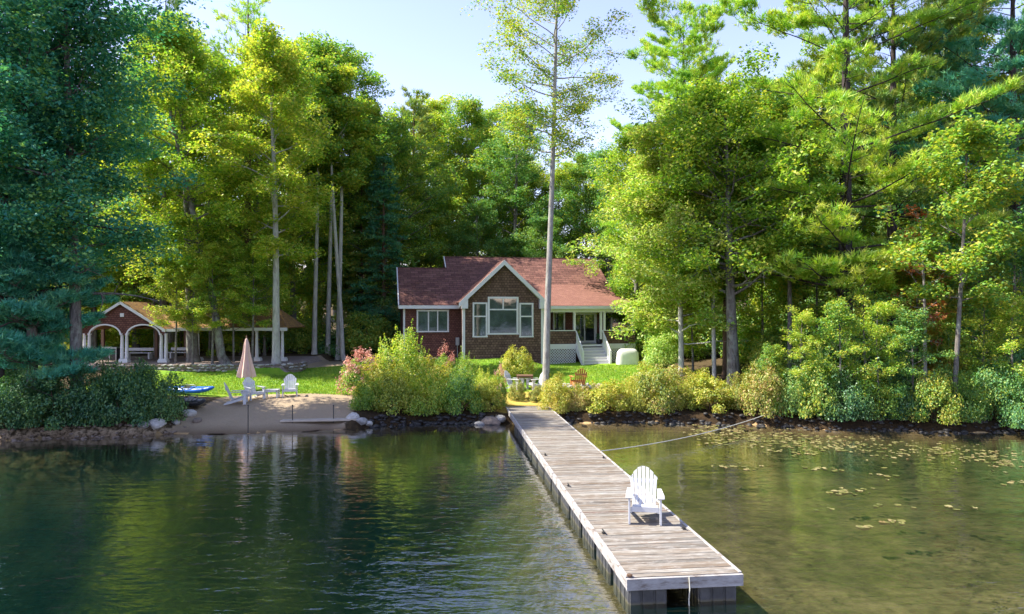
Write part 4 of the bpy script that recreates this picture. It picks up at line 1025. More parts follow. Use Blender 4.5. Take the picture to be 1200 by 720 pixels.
# gable wall with two arches
xl, xr = cxs[0] - .45, cxs[2] + .1; pkx = pl(pv(144)); gl_ = lambda x: pk_ - .12 - (pk_ - ez_) / (cxs[2] + .15 - pkx) * abs(x - pkx)
def archz(x):
    for a, b in zip(cxs[:-1], cxs[1:]):
        a2, b2 = a + .24, b - .24
        if a2 < x < b2:
            t = (x - (a2 + b2) / 2) / ((b2 - a2) / 2); return ah - .1 + .62 * math.sqrt(max(0, 1 - t * t))
    return ah - .1
xs = np.linspace(xl, xr, 90); m = MB()
for a, b in zip(xs[:-1], xs[1:]):
    za, zb_ = archz(a), archz(b); m.prism([(a, -.08, za), (b, -.08, zb_), (b, -.08, max(zb_ + .02, gl_(b))), (a, -.08, max(za + .02, gl_(a)))][::-1], (0, .16, 0))
m.obj('gable_wall', 'siding_red', pav)
for a, b in zip(cxs[:-1], cxs[1:]):
    a2, b2 = a + .24, b - .24; m = MB(); c_ = (a2 + b2) / 2; w_ = (b2 - a2) / 2
    ts = np.linspace(0, PI, 22)
    for t0, t1 in zip(ts[:-1], ts[1:]):
        q0 = (c_ - math.cos(t0) * w_, ah - .1 + .62 * math.sin(t0)); q1 = (c_ - math.cos(t1) * w_, ah - .1 + .62 * math.sin(t1))
        o0 = (c_ - math.cos(t0) * (w_ + .09), ah - .1 + .71 * math.sin(t0)); o1 = (c_ - math.cos(t1) * (w_ + .09), ah - .1 + .71 * math.sin(t1))
        m.prism([(q0[0], -.12, q0[1]), (q1[0], -.12, q1[1]), (o1[0], -.12, o1[1]), (o0[0], -.12, o0[1])][::-1], (0, .22, 0))
    m.obj('arch_trim', 'white', pav)
er = cxs[2] + .25; el = pkx - (er - pkx)
for x1 in (er, el):
    sg = 1 if x1 > pkx else -1
    m = MB(); m.prism([(pkx, -.34, pk_ + .03), (x1, -.34, ez_ - .06), (x1, -.34, ez_ - .24), (pkx, -.34, pk_ - .15)][::sg], (0, .07, 0)); m.obj('rake_board', 'white', pav)
slab('gable_roof', [(pkx, -.33, pk_ + .02), (pkx, 3.2, pk_ + .02), (er, 3.2, ez_ - .05), (er, -.33, ez_ - .05)], .1, 'roof_moss', pav)
slab('gable_roof', [(pkx, -.33, pk_ + .02), (pkx, 3.2, pk_ + .02), (el, 3.2, ez_ - .05), (el, -.33, ez_ - .05)], .1, 'roof_moss', pav)
MB().box(pkx - .12, pkx + .12, -.11, -.085, pk_ - .95, pk_ - .72).obj('vent', 'white', pav)
# long roof to the right
RX = pl(PX(337, 44.6)); rz_ = pk_ - .05
slab('long_roof', [(pkx - 1, 1.0, ez_ + .02), (RX, 1.0, ez_ + .02), (RX - 1.2, 3.0, rz_ - .3), (pkx - 1, 3.0, rz_ - .3)], .1, 'roof_moss', pav)
slab('long_roof', [(pkx - 1, 5.0, ez_ + .02), (RX, 5.0, ez_ + .02), (RX - 1.2, 3.01, rz_ - .3), (pkx - 1, 3.01, rz_ - .3)], .1, 'roof_moss', pav)
slab('long_roof', [(RX + .01, 1.0, ez_ + .02), (RX + .01, 5.0, ez_ + .02), (RX - 1.2, 3.0, rz_ - .3)], .1, 'roof_moss', pav)
MB().box(er - .05, RX + .05, .92, 1.0, ez_ - .18, ez_ + .02).obj('eave_beam', 'white', pav)
MB().box(el, er + .3, -.12, .2, ez_ - .22, ez_ - .12).v
MB().box(er - .25, er + .75, -.25, -.05, ez_ - .2, ez_ - .04).obj('eave_return', 'white', pav)
for pxx, y in ((331, 1.2), (301, 1.2), (232, 1.3)):
    column(pl(PX(pxx, PD + y)), y, ez_ - .2, False)
for pxx, y in ((183, 4.7), (217, 4.7), (258, 4.7), (296, 4.7), (120, 3.0)):
    MB().box(pl(PX(pxx, PD + y)) - .09, pl(PX(pxx, PD + y)) + .09, y, y + .18, 0, ez_).obj('post', 'brown_wood', pav)
x = PX(131, 45.2); o = empty('outdoor_cabinet', (x, 45.2, 1.75), 0, 'grey framed two door cabinet standing between the pavilion columns', 'cabinet')
MB().box(-.45, .45, -.25, .25, .04, .80).obj('body', 'black_metal', o)
m = MB(); m.box(-.47, .47, -.27, -.255, .78, .85).box(-.47, -.41, -.27, -.255, 0, .78).box(.41, .47, -.27, -.255, 0, .78).box(-.03, .03, -.27, -.255, 0, .78); m.obj('frame', 'grey_metal', o)
MB().box(-.5, .5, -.29, .28, .85, .89).obj('top', 'grey_metal', o)
for sx in (-.08, .08): MB().box(sx - .01, sx + .01, -.29, -.272, .35, .6).obj('handle', 'grey_metal', o)
BN = 'white benches under the pavilion roof'
for pxx, D, lab in ((163, 46.5, 'white bench seen through the right hand arch of the pavilion'), (214, 47, 'white bench under the long mossy roof behind the thick leaning trunk')):
    o = empty('bench', (PX(pxx, D), D, 1.75), 0, lab, 'bench', BN)
    MB().box(-.9, .9, -.2, .2, .40, .45).obj('seat', 'white', o); MB().box(-.9, .9, .2, .24, .55, .75).obj('backrest', 'white', o)
    for sx in (-.75, .75): MB().box(sx - .05, sx + .05, -.18, .24, 0, .40).obj('leg', 'white', o)
# dry stone wall in front of the patio, turning round the trees at its right end
wall_o = empty('stone_wall', (-22, 41.2, 0), 0, 'low dry laid stone wall along the edge of the patio above the lawn', 'wall')
path = [(-27.5, 40.9), (-22, 41.1), (-17, 41.3), (-14.2, 41.6), (-13.2, 42.6), (-13.3, 44.0)]
seg = []; 
for (a, b) in zip(path[:-1], path[1:]):
    n = max(2, int(math.dist(a, b) / .34)); seg += [(a[0] + (b[0] - a[0]) * k / n, a[1] + (b[1] - a[1]) * k / n, math.atan2(b[1] - a[1], b[0] - a[0])) for k in range(n)]
for k, (x, y, an) in enumerate(seg):
    for lv in range(3):
        link('stone', STONE[random.randrange(7)], M[random.choice(SM)], wall_o, loc=(x + 22 + random.uniform(-.05, .05) + .12 * (lv % 2), y - 41.2 + random.uniform(-.05, .05), 1.42 + lv * .16 + random.uniform(-.02, .02)),
             rot=(random.uniform(-.15, .15), random.uniform(-.15, .15), an + random.uniform(-.3, .3) + random.choice((0, PI))), scale=(random.uniform(.17, .25), random.uniform(.16, .22), random.uniform(.11, .16)))
seg_n = len(seg)
m = MB()
for (a, b) in zip(path[:-1], path[1:]): m.beam((a[0] + 22, a[1] - 41.2 + .08, 1.45), (b[0] + 22, b[1] - 41.2 + .08, 1.45), .2, .55)
m.obj('core', 'stone_c', wall_o)
# shore rocks
SR = [(184, 498, .42, 'stone_b', 'large pale grey boulder at the foot of the dark left bushes'), (168, 499, .30, 'stone_a', 'middling grey boulder left of the large pale one under the dark bushes'),
      (206, 496, .24, 'stone_b', 'pale rock at the right end of the dark bushes by the shore'), (222, 486, .36, 'stone_b', 'pale rock below the dark grey kayak'), (232, 494, .26, 'stone_c', 'small brown rock on the sand below the kayaks'),
      (413, 490, .40, 'stone_b', 'pale rock at the left foot of the large shrub bed'), (424, 496, .30, 'stone_a', 'small grey rock beside the pale one at the shrub bed corner'), (432, 499, .24, 'stone_b', 'small flat pale stone at the water below the shrub bed'),
      (575, 496, .50, 'stone_c', 'flat brown rock on the bank left of the dock'), (562, 499, .32, 'stone_a', 'grey rock left of the flat brown one by the dock'), (586, 492, .34, 'stone_a', 'grey rock touching the left side of the dock head')]
for k, (a, b, s_, mt, lab) in enumerate(SR):
    p = on(a, b); tag(link('rock', ROCK[k % 6], M[mt], loc=(p[0], p[1], p[2] + .02), rot=(0, 0, k * 1.1), scale=(s_, s_ * .8, s_ * .85)), lab, 'rock')
m = MB()
def shore_mass(name, x0, x1, n, rmin, rmax, mt, yo=(-.25, .3), label=None):
    """heap of small stones too many to count, one mesh"""
    V = []; Q = []; k = 0
    for i in range(n):
        me = STONE[random.randrange(7)]; co = np.empty(len(me.vertices) * 3); me.vertices.foreach_get('co', co); co = co.reshape(-1, 3)
        r_ = random.uniform(rmin, rmax); a = random.uniform(0, 6.28); x = random.uniform(x0, x1); y = float(shore(np.array(x))) + random.uniform(*yo)
        c = co * r_ * [1.2, 1, .8]; c = np.stack([c[:, 0] * math.cos(a) - c[:, 1] * math.sin(a), c[:, 0] * math.sin(a) + c[:, 1] * math.cos(a), c[:, 2]], -1) + [x, y, H1(x, y) + r_ * .3]
        V.append(c); Q += [tuple(v + k for v in pl_.vertices) for pl_ in me.polygons]; k += len(c)
    me = np_mesh(name, np.concatenate(V), np.array(Q)); return link(name, me, mt, kind='stuff', label=label, cat='rocks')
shore_mass('shore_stones', 1.8, 24, 380, .05, .17, 'stone_d', (-.25, .35), 'stones with shade in their colour heaped along the foot of the right bank')
shore_mass('shore_stones', -6.2, -.5, 170, .05, .2, 'stone_d', (-.25, .3), 'stones with shade in their colour along the bank below the large shrub bed')
shore_mass('shore_pebbles', -24, -13.5, 260, .03, .12, 'stone_c', (-.3, .6), 'brown pebbles on the muddy strip under the left bushes')

# lily pads
def pads(name, pts, rmin=.06, rmax=.14, z=.008):
    V = []; Q = []; rr = []
    for (x, y) in pts:
        r_ = random.uniform(rmin, rmax); a0 = random.uniform(0, 6.28); k = len(V); n = 9; V.append((x, y, z + random.uniform(0, .012)))
        for i in range(n + 1):
            a = a0 + .25 + i / n * (2 * PI - .5); V.append((x + r_ * math.cos(a), y + r_ * math.sin(a), z + random.uniform(0, .022)))
        for i in range(n): Q.append((k, k + i + 1, k + i + 2)); 
        rr += [random.random()] * n
    return np_mesh(name, np.array(V), np.array(Q), False, np.array(rr))
pts = []
while len(pts) < 780:
    t = random.random() ** 1.2; pxx = 815 + 420 * t + random.gauss(0, 8); mid_ = 505 + 36 * t ** .9; pyy = random.gauss(mid_, 7.0 - 1.5 * t)
    if t > .45 and random.random() < .45: continue
    D = F * CAMZ / (pyy - HZ); x = PX(pxx, D)
    if D < float(shore(np.array(x))) - .3: pts.append((x, D))
tag(link('lily_pads', pads('lily_pads', pts, .035, .10), 'pad'), 'broad mat of yellow green lily pads floating off the right bank', 'lily pads', kind='stuff')
cl = [(855, 547, 14), (875, 549, 8), (940, 531, 14), (950, 528, 10), (985, 577, 14), (1003, 575, 12), (958, 549, 5), (982, 551, 6), (1024, 557, 5), (1042, 559, 4), (1044, 595, 4), (1012, 617, 7), (1040, 612, 8), (1118, 595, 4), (965, 596, 3), (1190, 565, 6), (1180, 545, 8)]
where = ['nearest the dock', 'just right of the cluster by the dock', 'just below the main mat', 'close under the main mat, right half', 'in open water, left of a twin cluster', 'in open water, right of its twin cluster', 'small, above the twin clusters', 'small, right above the twin clusters', 'thin, below the mat towards the right', 'thin, outermost below the mat', 'small, between the twin and the lower clusters', 'lowest and left in the picture', 'lower right of the twin clusters', 'single pale, far right in open water', 'tiny, left of the small middle one', 'by the right picture edge, lower', 'by the right picture edge, upper']
for (a, b, n), wh_ in zip(cl, where):
    pp = []
    for i in range(n):
        pyy = b + random.gauss(0, 1.6); D = F * CAMZ / (pyy - HZ); pp.append((PX(a + random.gauss(0, 10), D), D))
    tag(link('lily_pad_cluster', pads('lily_pad_cluster', pp, .04, .10), 'pad'), 'lily pad cluster ' + wh_, 'lily pads', 'separate lily pad clusters', 'stuff')

# ================================================================ SHRUBS
def sh(kind, pxx, D, w, h, leaf, label, group=None, z=None, name='shrub', cat='shrub', base=None, bark='bark_brown', dz=0):
    """w, h in photo pixels at distance D"""
    x = PX(pxx, D); me = PROTO[kind][1]; bw_ = {'sh_a': (2.5, 1.4), 'sh_b': (2.9, 1.65), 'sh_c': (2.1, 1.8), 'sh_spiky': (2.9, 2.9), 'under': (4.1, 2.9)}[kind]
    s_ = w * D / F / bw_[0]; sz_ = h * D / F / bw_[1]
    return plant(kind, x, D, 1.0, random.uniform(0, 6.28), leaf, bark, name, z, label, cat, group, crown='foliage', stem='stems') if False else _sh(kind, x, D, s_, sz_, leaf, label, group, name, cat, bark, z, dz)
def _sh(kind, x, y, s_, sz_, leaf, label, group, name, cat, bark, z, dz):
    z = H1(x, y) if z is None else z
    o = empty(name, (x, y, z + dz), random.uniform(0, 6.28), label, cat, group); o.scale = (s_, s_, sz_)
    tm, cm = PROTO[kind]; link('stems', tm, bark, o); link('foliage', cm, leaf, o); return o
# left dark bushes, y 432-500, x 0-215
LB = 'dark bushes along the left shore'
kin = ['sh_a', 'sh_b', 'sh_c', 'sh_b']
for k, (a, w_, h_, D, wd) in enumerate([(-8, 60, 62, 28.4, 'leftmost dark green bush of the left shore row'), (28, 62, 70, 28.4, 'second dark bush of the left shore row, below the leaning pine boughs'), (66, 66, 74, 28.8, 'dark bush of the left shore row below the left pavilion column'), (106, 68, 72, 29.0, 'tall dark bush of the left shore row in front of the middle columns'), (146, 66, 72, 29.0, 'dark bush of the left shore row above the middling boulder'), (184, 62, 68, 29.2, 'rightmost dark bush of the left shore row beside the blue kayak')]):
    D = float(shore(np.array(PX(a, 28)))) + .75 + .25 * (k % 2)
    sh(kin[k % 4], a, D, w_ * 1.12, h_, 'shrub_dark', wd, LB)
for k, (a, w_, h_, D, wd) in enumerate([(-4, 60, 64, 30.8, 'dark bush in the second row at the left picture edge'), (22, 56, 66, 31.4, 'dark bush in the second row between the foreground trunk and the picture edge'), (48, 50, 52, 30.6, 'dark bush in the second row behind the left shore bushes, left end'), (128, 56, 58, 30.8, 'dark bush in the second row in front of the pavilion'), (166, 50, 52, 31.0, 'dark bush in the second row left of the blue kayak')]):
    sh(kin[k % 4], a, D, w_, h_, 'shrub_dark', wd, LB)
# central mass
CB = 'shrubs of the bed left of the dock'
sh('sh_spiky', 474, 33.6, 70, 92, 'leaf_bright', 'tall feathery yellow green shrub, highest of the bed left of the dock', CB)
sh('sh_b', 450, 33.5, 66, 52, 'shrub_yellow', 'rounded yellow green shrub under the feathery one', CB)
sh('sh_spiky', 545, 32.8, 34, 66, 'leaf_mid', 'upright pointed bright green shrub right of the feathery one', CB)
sh('sh_b', 508, 33.2, 56, 54, 'shrub_yellow', 'middling yellow shrub between the feathery and the upright shrubs', CB)
sh('sh_spiky', 566, 32.2, 34, 50, 'leaf_bright', 'slender green shrub on the dock side of the bed', CB)
sh('sh_b', 434, 31.2, 46, 44, 'leaf_bright', 'low yellow green shrub at the beach end of the bed', CB)
sh('sh_a', 464, 31.0, 62, 54, 'shrub_yellow', 'low rounded shrub by the water, second from the beach', CB)
sh('sh_b', 504, 31.0, 64, 56, 'leaf_bright', 'low rounded shrub by the water in the middle of the bed', CB)
sh('sh_a', 540, 31.1, 54, 54, 'leaf_mid', 'green low shrub by the water below the upright pointed one', CB)
sh('sh_c', 572, 31.3, 34, 46, 'shrub_yellow', 'last low shrub of the bed beside the dock', CB)
def blooms(name, pxx, D, w, h, label, nb=60, leaf='leaf_mid', seed=5):
    o = sh('sh_c', pxx, D, w, h, leaf, label, None, name=name, cat='hydrangea'); rg = np.random.default_rng(seed)
    a = rg.random(nb) * 2 * PI; ph = np.arccos(1 - rg.random(nb) * .95); c = np.stack([np.cos(a) * np.sin(ph) * 1.0, np.sin(a) * np.sin(ph) * 1.0, np.cos(ph) * 1.72 + .1], -1)
    C = np.repeat(c, 45, 0) + rg.normal(size=(nb * 45, 3)) * .085
    link('flower_heads', leaves_mesh(name + '_blossom', C, .07, rg, .3), 'blossom', o)
blooms('hydrangea', 424, 34.4, 54, 50, 'pink flowered hydrangea at the left end of the shrub bed', 70, seed=5)
blooms('hydrangea', 522, 35.0, 30, 52, 'pink flowered hydrangea behind the tall shrubs near the house corner', 30, seed=6)
blooms('hydrangea', 586, 32.2, 20, 46, 'small hydrangea with red pink heads beside the dock head', 20, seed=7)
# round bush behind the table and small shrubs before it
sh('sh_a', 606, 38.2, 42, 36, 'shrub_yellow', 'round yellow green bush on the lawn behind the two white chairs', name='shrub', dz=.25)
sh('sh_a', 606, 33.6, 22, 24, 'shrub_olive', 'small olive shrub in front of the left white chair'); sh('sh_c', 628, 33.4, 22, 22, 'shrub_olive', 'small olive shrub in front of the right white chair')
sh('sh_c', 650, 34.6, 24, 30, 'shrub_yellow', 'small yellow shrub at the foot of the tall lone tree')
# right hedge
RB = 'shrubs along the bank right of the dock'
hd = [(652, 44, 40), (680, 42, 33), (708, 58, 44), (744, 44, 40), (772, 62, 54), (806, 46, 44), (834, 60, 50), (868, 52, 44)]
hn = ['leftmost shrub of the bank hedge, touching the dock head', 'second hedge shrub right of the dock, below the orange brown chair', 'third hedge shrub right of the dock, below the porch stairs', 'fourth hedge shrub right of the dock, below the covered grill', 'fifth hedge shrub right of the dock, left of the thin trunks', 'sixth hedge shrub right of the dock, in front of thin trunks', 'seventh hedge shrub, just left of the thick grey trunk', 'last hedge shrub, in front of the thick grey trunk']
for k, ((a, w_, h_), lb) in enumerate(zip(hd, hn)):
    sh(kin[k % 4], a, 31.45 + .2 * (k % 2), w_, h_, ['shrub_yellow', 'shrub_olive', 'shrub_yellow'][k % 3], lb, RB)
hd2 = [(756, 56, 44, 34.0), (790, 60, 44, 34.0), (824, 44, 36, 33.6), (708, 36, 22, 33.0)]
for k, (a, w_, h_, D) in enumerate(hd2):
    sh(kin[(k + 1) % 4], a, D, w_, h_, 'shrub_olive' if k % 2 else 'shrub_yellow', ['olive shrub rising behind the hedge below the light green maple, left one', 'olive shrub rising behind the hedge below the light green maple, right one', 'taller shrub behind the hedge at the foot of the thick grey trunk', 'low shrub behind the hedge beside the fire pit'][k], RB)
# right bank undergrowth to the water
UG = 'dark bushes under the pines on the right bank'
k = 0
for (a, D, w_, h_, lf) in [(893, 31.6, 56, 64, 'shrub_olive'), (925, 31.2, 60, 60, 'leaf_dark'), (958, 30.8, 62, 76, 'leaf_mid'), (992, 30.4, 64, 60, 'shrub_dark'), (1026, 30.0, 64, 50, 'leaf_mid'), (1060, 29.8, 60, 54, 'shrub_dark'), (1094, 29.6, 62, 60, 'leaf_mid'), (1130, 29.5, 60, 60, 'leaf_mid'), (1164, 29.4, 62, 72, 'leaf_dark'), (1200, 29.3, 64, 74, 'leaf_dark'),
                       (898, 34.5, 56, 56, 'leaf_mid'), (952, 34.5, 60, 66, 'leaf_dark'), (990, 33.5, 80, 90, 'leaf_dark'), (1045, 33, 84, 92, 'leaf_dark'), (1100, 33, 80, 100, 'leaf_mid'), (1155, 33, 84, 110, 'leaf_dark'), (1205, 33, 84, 110, 'leaf_dark')]:
    ps = ['under the mooring rope end', 'below the thin straight trunk', 'below the left big pine', 'between the two big pines', 'below the second big pine', 'left of the leaning grey trunk', 'behind the foot of the leaning grey trunk', 'right of the leaning grey trunk', 'near the right picture edge', 'at the right picture edge'] if k < 10 else ['right of the thick grey trunk', 'behind the thin straight trunk', 'behind the left big pine', 'behind the second big pine', 'behind the leaning grey trunk', 'behind, near the right picture edge', 'behind, at the right picture edge']
    if k < 10: D = float(shore(np.array(PX(a, 30)))) + .45 + .3 * (k % 3)
    sh('sh_b' if k % 2 else 'sh_a', a, D, w_, h_, lf, ('waterside bush ' if k < 10 else 'tall understory bush ') + ps[k if k < 10 else k - 10], UG); k += 1

# ================================================================ TREES
def tr(kind, pxx, D, s=1.0, leaf='leaf_mid', bark='bark_grey', label=None, group=None, name='broadleaf_tree', rz=None, sz=None, cat='tree', sxy=None):
    return plant(kind, PX(pxx, D), D, s, rz, leaf, bark, name, None, label, cat, group, sz, sxy=sxy)
# -- the lone tall tree before the house
def lone_prof(q): return (.55 + .45 * min(1, q / .3)) - .5 * max(0, q - .75)
lt = broadleaf('lone', 101, 25, 3.5, .50, .19, 46, 44, .11, lean=(.75, .0), wob=.02, clr=.55, sub=6, rise=.1, profile=lone_prof)
tr(lt, 638, 35.0, 1, 'leaf_mid', 'bark_mid', 'tall slender tree with a bare grey trunk and airy crown standing before the house', rz=0)
# -- left foreground
lf1 = broadleaf('left_oak', 102, 23, 5.0, .08, .34, 54, 110, .155, lean=(1.2, .2), clr=1.0, sub=7, top=.35, low=.75, minz=5.5)
tr(lf1, -10, 27.8, 1, 'leaf_blue_shade', 'bark_pine', 'huge blue green oak at the left picture edge with a dark trunk', rz=0, name='oak_tree')
lf1b = broadleaf('left_oak_b', 112, 22, 3.5, .22, .26, 46, 66, .15, lean=(.3, .4), clr=.85, sub=6, top=.35, low=.8, minz=6.3)
tr(lf1b, 92, 28.7, 1, 'leaf_blue_shade', 'bark_grey', 'dark blue green tree hanging over the left part of the pavilion', rz=2.0, name='oak_tree')
lp = pine('left_pine', 103, 15, 2.5, .15, .22, .8, 7, 8, 4, 13, .26, .038, puff=6, pt=40, pr_=.7, cone=.6, lowb=.95, droop=.05)
tr(lp, 38, 28.6, 1, 'needle_blue_shade', 'bark_grey', 'blue green white pine with drooping boughs before the pavilion on the left', rz=1, name='pine_tree')
# -- behind / around the pavilion
PT = 'tall trees round the pavilion'
t1 = broadleaf('pav_a', 104, 22, 4.4, .22, .36, 34, 66, .16, lean=(-1.6, .5), clr=.75)
tr(t1, 228, 43.6, 1, 'leaf_bright', 'bark_grey', 'thick grey tree leaning slightly left in front of the mossy pavilion roof', PT, rz=0)
t2 = broadleaf('pav_b', 105, 22, 3.8, .30, .25, 30, 66, .16, lean=(-5.2, .5), wob=.02, clr=.7)
tr(t2, 268, 42.4, 1, 'leaf_bright', 'bark_grey', 'slim trunk leaning clearly to the left beside the folded umbrella', PT, rz=0)
t3 = broadleaf('pav_c', 106, 21, 3.7, .34, .24, 34, 70, .16, lean=(-.4, 0), clr=.75)
tr(t3, 324, 42.6, 1, 'leaf_bright', 'bark_pale', 'upright lichen grey tree at the right end of the pavilion', PT, rz=0)
for k, (a, D, kd, s_, lf, lb) in enumerate([(200, 50, 'oak_b', 1.05, 'leaf_bright', 'bright tree behind the left slope of the mossy roof'), (160, 52, 'oak_a', 1.05, 'leaf_bright', 'yellow green tree right behind the pavilion gable'), (110, 52, 'oak_c', 1.0, 'leaf_bright', 'bright tree glimpsed left behind the pavilion gable'), (250, 53, 'oak_d', 1.0, 'leaf_bright', 'bright tree behind the middle of the pavilion roof'), (300, 52, 'oak_c', 1.12, 'leaf_bright', 'bright tree behind the right end of the pavilion'), (345, 55, 'oak_b', 1.0, 'leaf_mid', 'green tree left of the bare pale trunks'), (64, 52, 'oak_b', .8, 'leaf_mid', 'green tree behind the left foreground pine'), (20, 52, 'oak_d', .75, 'leaf_dark', 'dark tree at the far left behind the oak')]):
    tr(kd, a, D, s_, lf, 'bark_grey', lb, 'trees behind the pavilion')
YP = [(75, 47, .95), (112, 50.5, 1.05), (150, 50.5, 1.1), (182, 50, .95), (212, 51, 1.1), (246, 50, 1.0), (282, 51, 1.1), (310, 50, .95), (60, 50, 1.0), (296, 47.6, .75), (262, 46.5, .7)]
for k, (a, D, s_) in enumerate(YP):
    lb = ['leftmost young tree behind the pavilion, beside the foreground pine', 'young tree behind the left pavilion column', 'young tree just behind the gable peak', 'young tree behind the right gable slope', 'young tree behind the thick leaning trunk', 'young tree between the two leaning trunks', 'young tree behind the folded umbrella', 'young tree just left of the lichen grey trunk', 'young tree deep behind the foreground pine', 'small young tree growing up against the mossy roof, right', 'small young tree growing up against the mossy roof, middle'][k]
    tr('sapling_b' if k % 2 else 'sapling', a, D, s_, 'leaf_bright' if k % 3 else 'leaf_mid', 'bark_grey', lb, 'bright young trees behind the pavilion')
for k, (a, D, s_, lf, lb) in enumerate([(206, 42.4, .70, 'leaf_bright', 'young tree in front of the mossy roof just left of the thick leaning trunk'), (249, 42.2, .72, 'leaf_bright', 'young tree in front of the mossy roof between the two leaning trunks'), (296, 42.8, .74, 'leaf_bright', 'young tree in front of the mossy roof right of the slim leaning trunk'), (274, 43.4, .66, 'leaf_mid', 'small young tree screening the long roof behind the folded umbrella'), (226, 42.2, .62, 'leaf_mid', 'small young tree screening the long roof at the thick leaning trunk'), (66, 42.5, .8, 'leaf_mid', 'young tree left of the pavilion columns behind the foreground pine')]):
    tr('sapling_high', a, D, s_, lf, 'bark_grey', lb, 'young trees in front of the pavilion roof')
# sparse pines rising above on the left
sp = pine('tall_pine', 107, 27, 4.0, .55, .30, 1.0, 4, 8, 3, 8, .36, .055, skip=.3, cone=.55, up=.05)
tr(sp, 192, 50, 1, 'needle_green', 'bark_grey', 'sparse topped tall pine showing sky between its boughs, left of the leaning trunks', 'tall thin pines on the left', rz=0, name='pine_tree')
tr(sp, 290, 50, 1.02, 'needle_bright', 'bark_brown', 'tall thin pine whose top leaves the picture above the leaning trunk', 'tall thin pines on the left', rz=2, name='pine_tree')
# bare pale trunks
bt = broadleaf('bare_pale', 108, 22, 2.6, .60, .19, 16, 40, .2, lean=(.3, 0), wob=.03, clr=.65)
bt2 = broadleaf('bare_pale_b', 109, 23, 2.6, .60, .17, 16, 40, .2, lean=(-1.6, 0), wob=.03, clr=.65)
bg_ = 'bare pale trunks in a clump behind the driveway'
tr(bt, 368, 51.5, 1, 'leaf_mid', 'bark_pale', 'leftmost of the bare pale trunks behind the driveway', bg_, rz=0)
tr(bt2, 404, 51, 1, 'leaf_mid', 'bark_pale', 'bare pale trunk leaning left across its neighbours behind the driveway', bg_, rz=0)
tr(bt, 384, 52.5, 1, 'leaf_mid', 'bark_pale', 'bare pale trunk in the middle of the clump behind the driveway', bg_, rz=0)
tr(bt, 396, 51.8, 1.03, 'leaf_bright', 'bark_pale', 'rightmost bare pale trunk of the clump behind the driveway', bg_, rz=.5)
# trees between pavilion and house
for k, (a, D, kd, s_, lf, lb) in enumerate([(372, 60, 'oak_a', 1.3, 'leaf_mid', 'green tree behind the bare pale trunks'), (412, 60, 'oak_b', 1.13, 'leaf_mid', 'tall green tree right above the bare pale trunks'), (450, 60, 'oak_c', 1.05, 'leaf_mid', 'green tree stepping down towards the sky gap'), (330, 60, 'oak_d', 1.15, 'leaf_bright', 'bright tall tree left of the bare pale trunks'), (436, 62, 'oak_a', 1.1, 'leaf_mid', 'green tree in front of the sky gap edge')]):
    tr(kd, a, D, s_, lf, 'bark_grey', lb, 'trees between pavilion and house')
for a, D, s_, lb in ((450, 56, .86, 'dark hemlock left of the house roof'), (424, 58, .78, 'dark hemlock right of the bare pale trunks')):
    tr('hemlock', a, D, s_, 'needle_dark' if a > 440 else 'needle_green', 'bark_brown', lb, 'dark hemlocks left of the house', name='hemlock_tree')
# behind the house
for k, (a, D, kd, s_, lf, lb) in enumerate([(484, 68, 'pine_a', 1.05, 'needle_green', 'bright pointed pine behind the left part of the roof'), (520, 74, 'oak_b', 1.14, 'leaf_bright', 'yellow green tree behind the gable, left'), (548, 72, 'oak_a', 1.22, 'leaf_mid', 'green tree behind the gable peak'), (572, 76, 'oak_c', 1.2, 'leaf_bright', 'bright tree behind the roof ridge left of the lone tree'), (598, 66, 'oak_d', .98, 'leaf_dark', 'dark tree with a forked trunk behind the roof ridge'), (625, 74, 'oak_a', .92, 'leaf_mid', 'lower green tree right behind the lone tall trunk'), (655, 72, 'oak_c', .95, 'leaf_bright', 'bright tree behind the ridge right of the lone trunk'), (690, 68, 'oak_b', .84, 'leaf_mid', 'green tree behind the right part of the main roof'), (715, 64, 'oak_c', .95, 'leaf_dark', 'dark tree behind the right end of the roof'), (505, 66, 'oak_a', .72, 'leaf_mid', 'low tree just behind the step in the roof'), (640, 62, 'oak_c', .62, 'leaf_dark', 'low dark tree just behind the ridge by the lone trunk'), (560, 64, 'oak_a', .66, 'leaf_dark', 'low dark tree just behind the gable'), (508, 78, 'oak_d', 1.1, 'leaf_bright', 'bright tall tree filling the sky gap edge behind the roof step'), (585, 82, 'oak_b', 1.2, 'leaf_mid', 'tall tree farther back between gable and lone trunk'), (535, 68, 'oak_c', .85, 'leaf_bright', 'bright tree close behind the roof left of the gable peak'), (610, 78, 'oak_c', 1.05, 'leaf_bright', 'bright tree farther back just left of the lone trunk'), (675, 78, 'oak_a', 1.0, 'leaf_bright', 'bright tree farther back right of the lone trunk'), (472, 66, 'oak_b', .95, 'leaf_bright', 'bright tree over the left roof corner')]):
    pn = kd.startswith('pine'); tr(kd, a, D, s_, lf, 'bark_brown' if pn else 'bark_grey', lb, 'trees behind the house', name='pine_tree' if pn else 'broadleaf_tree')
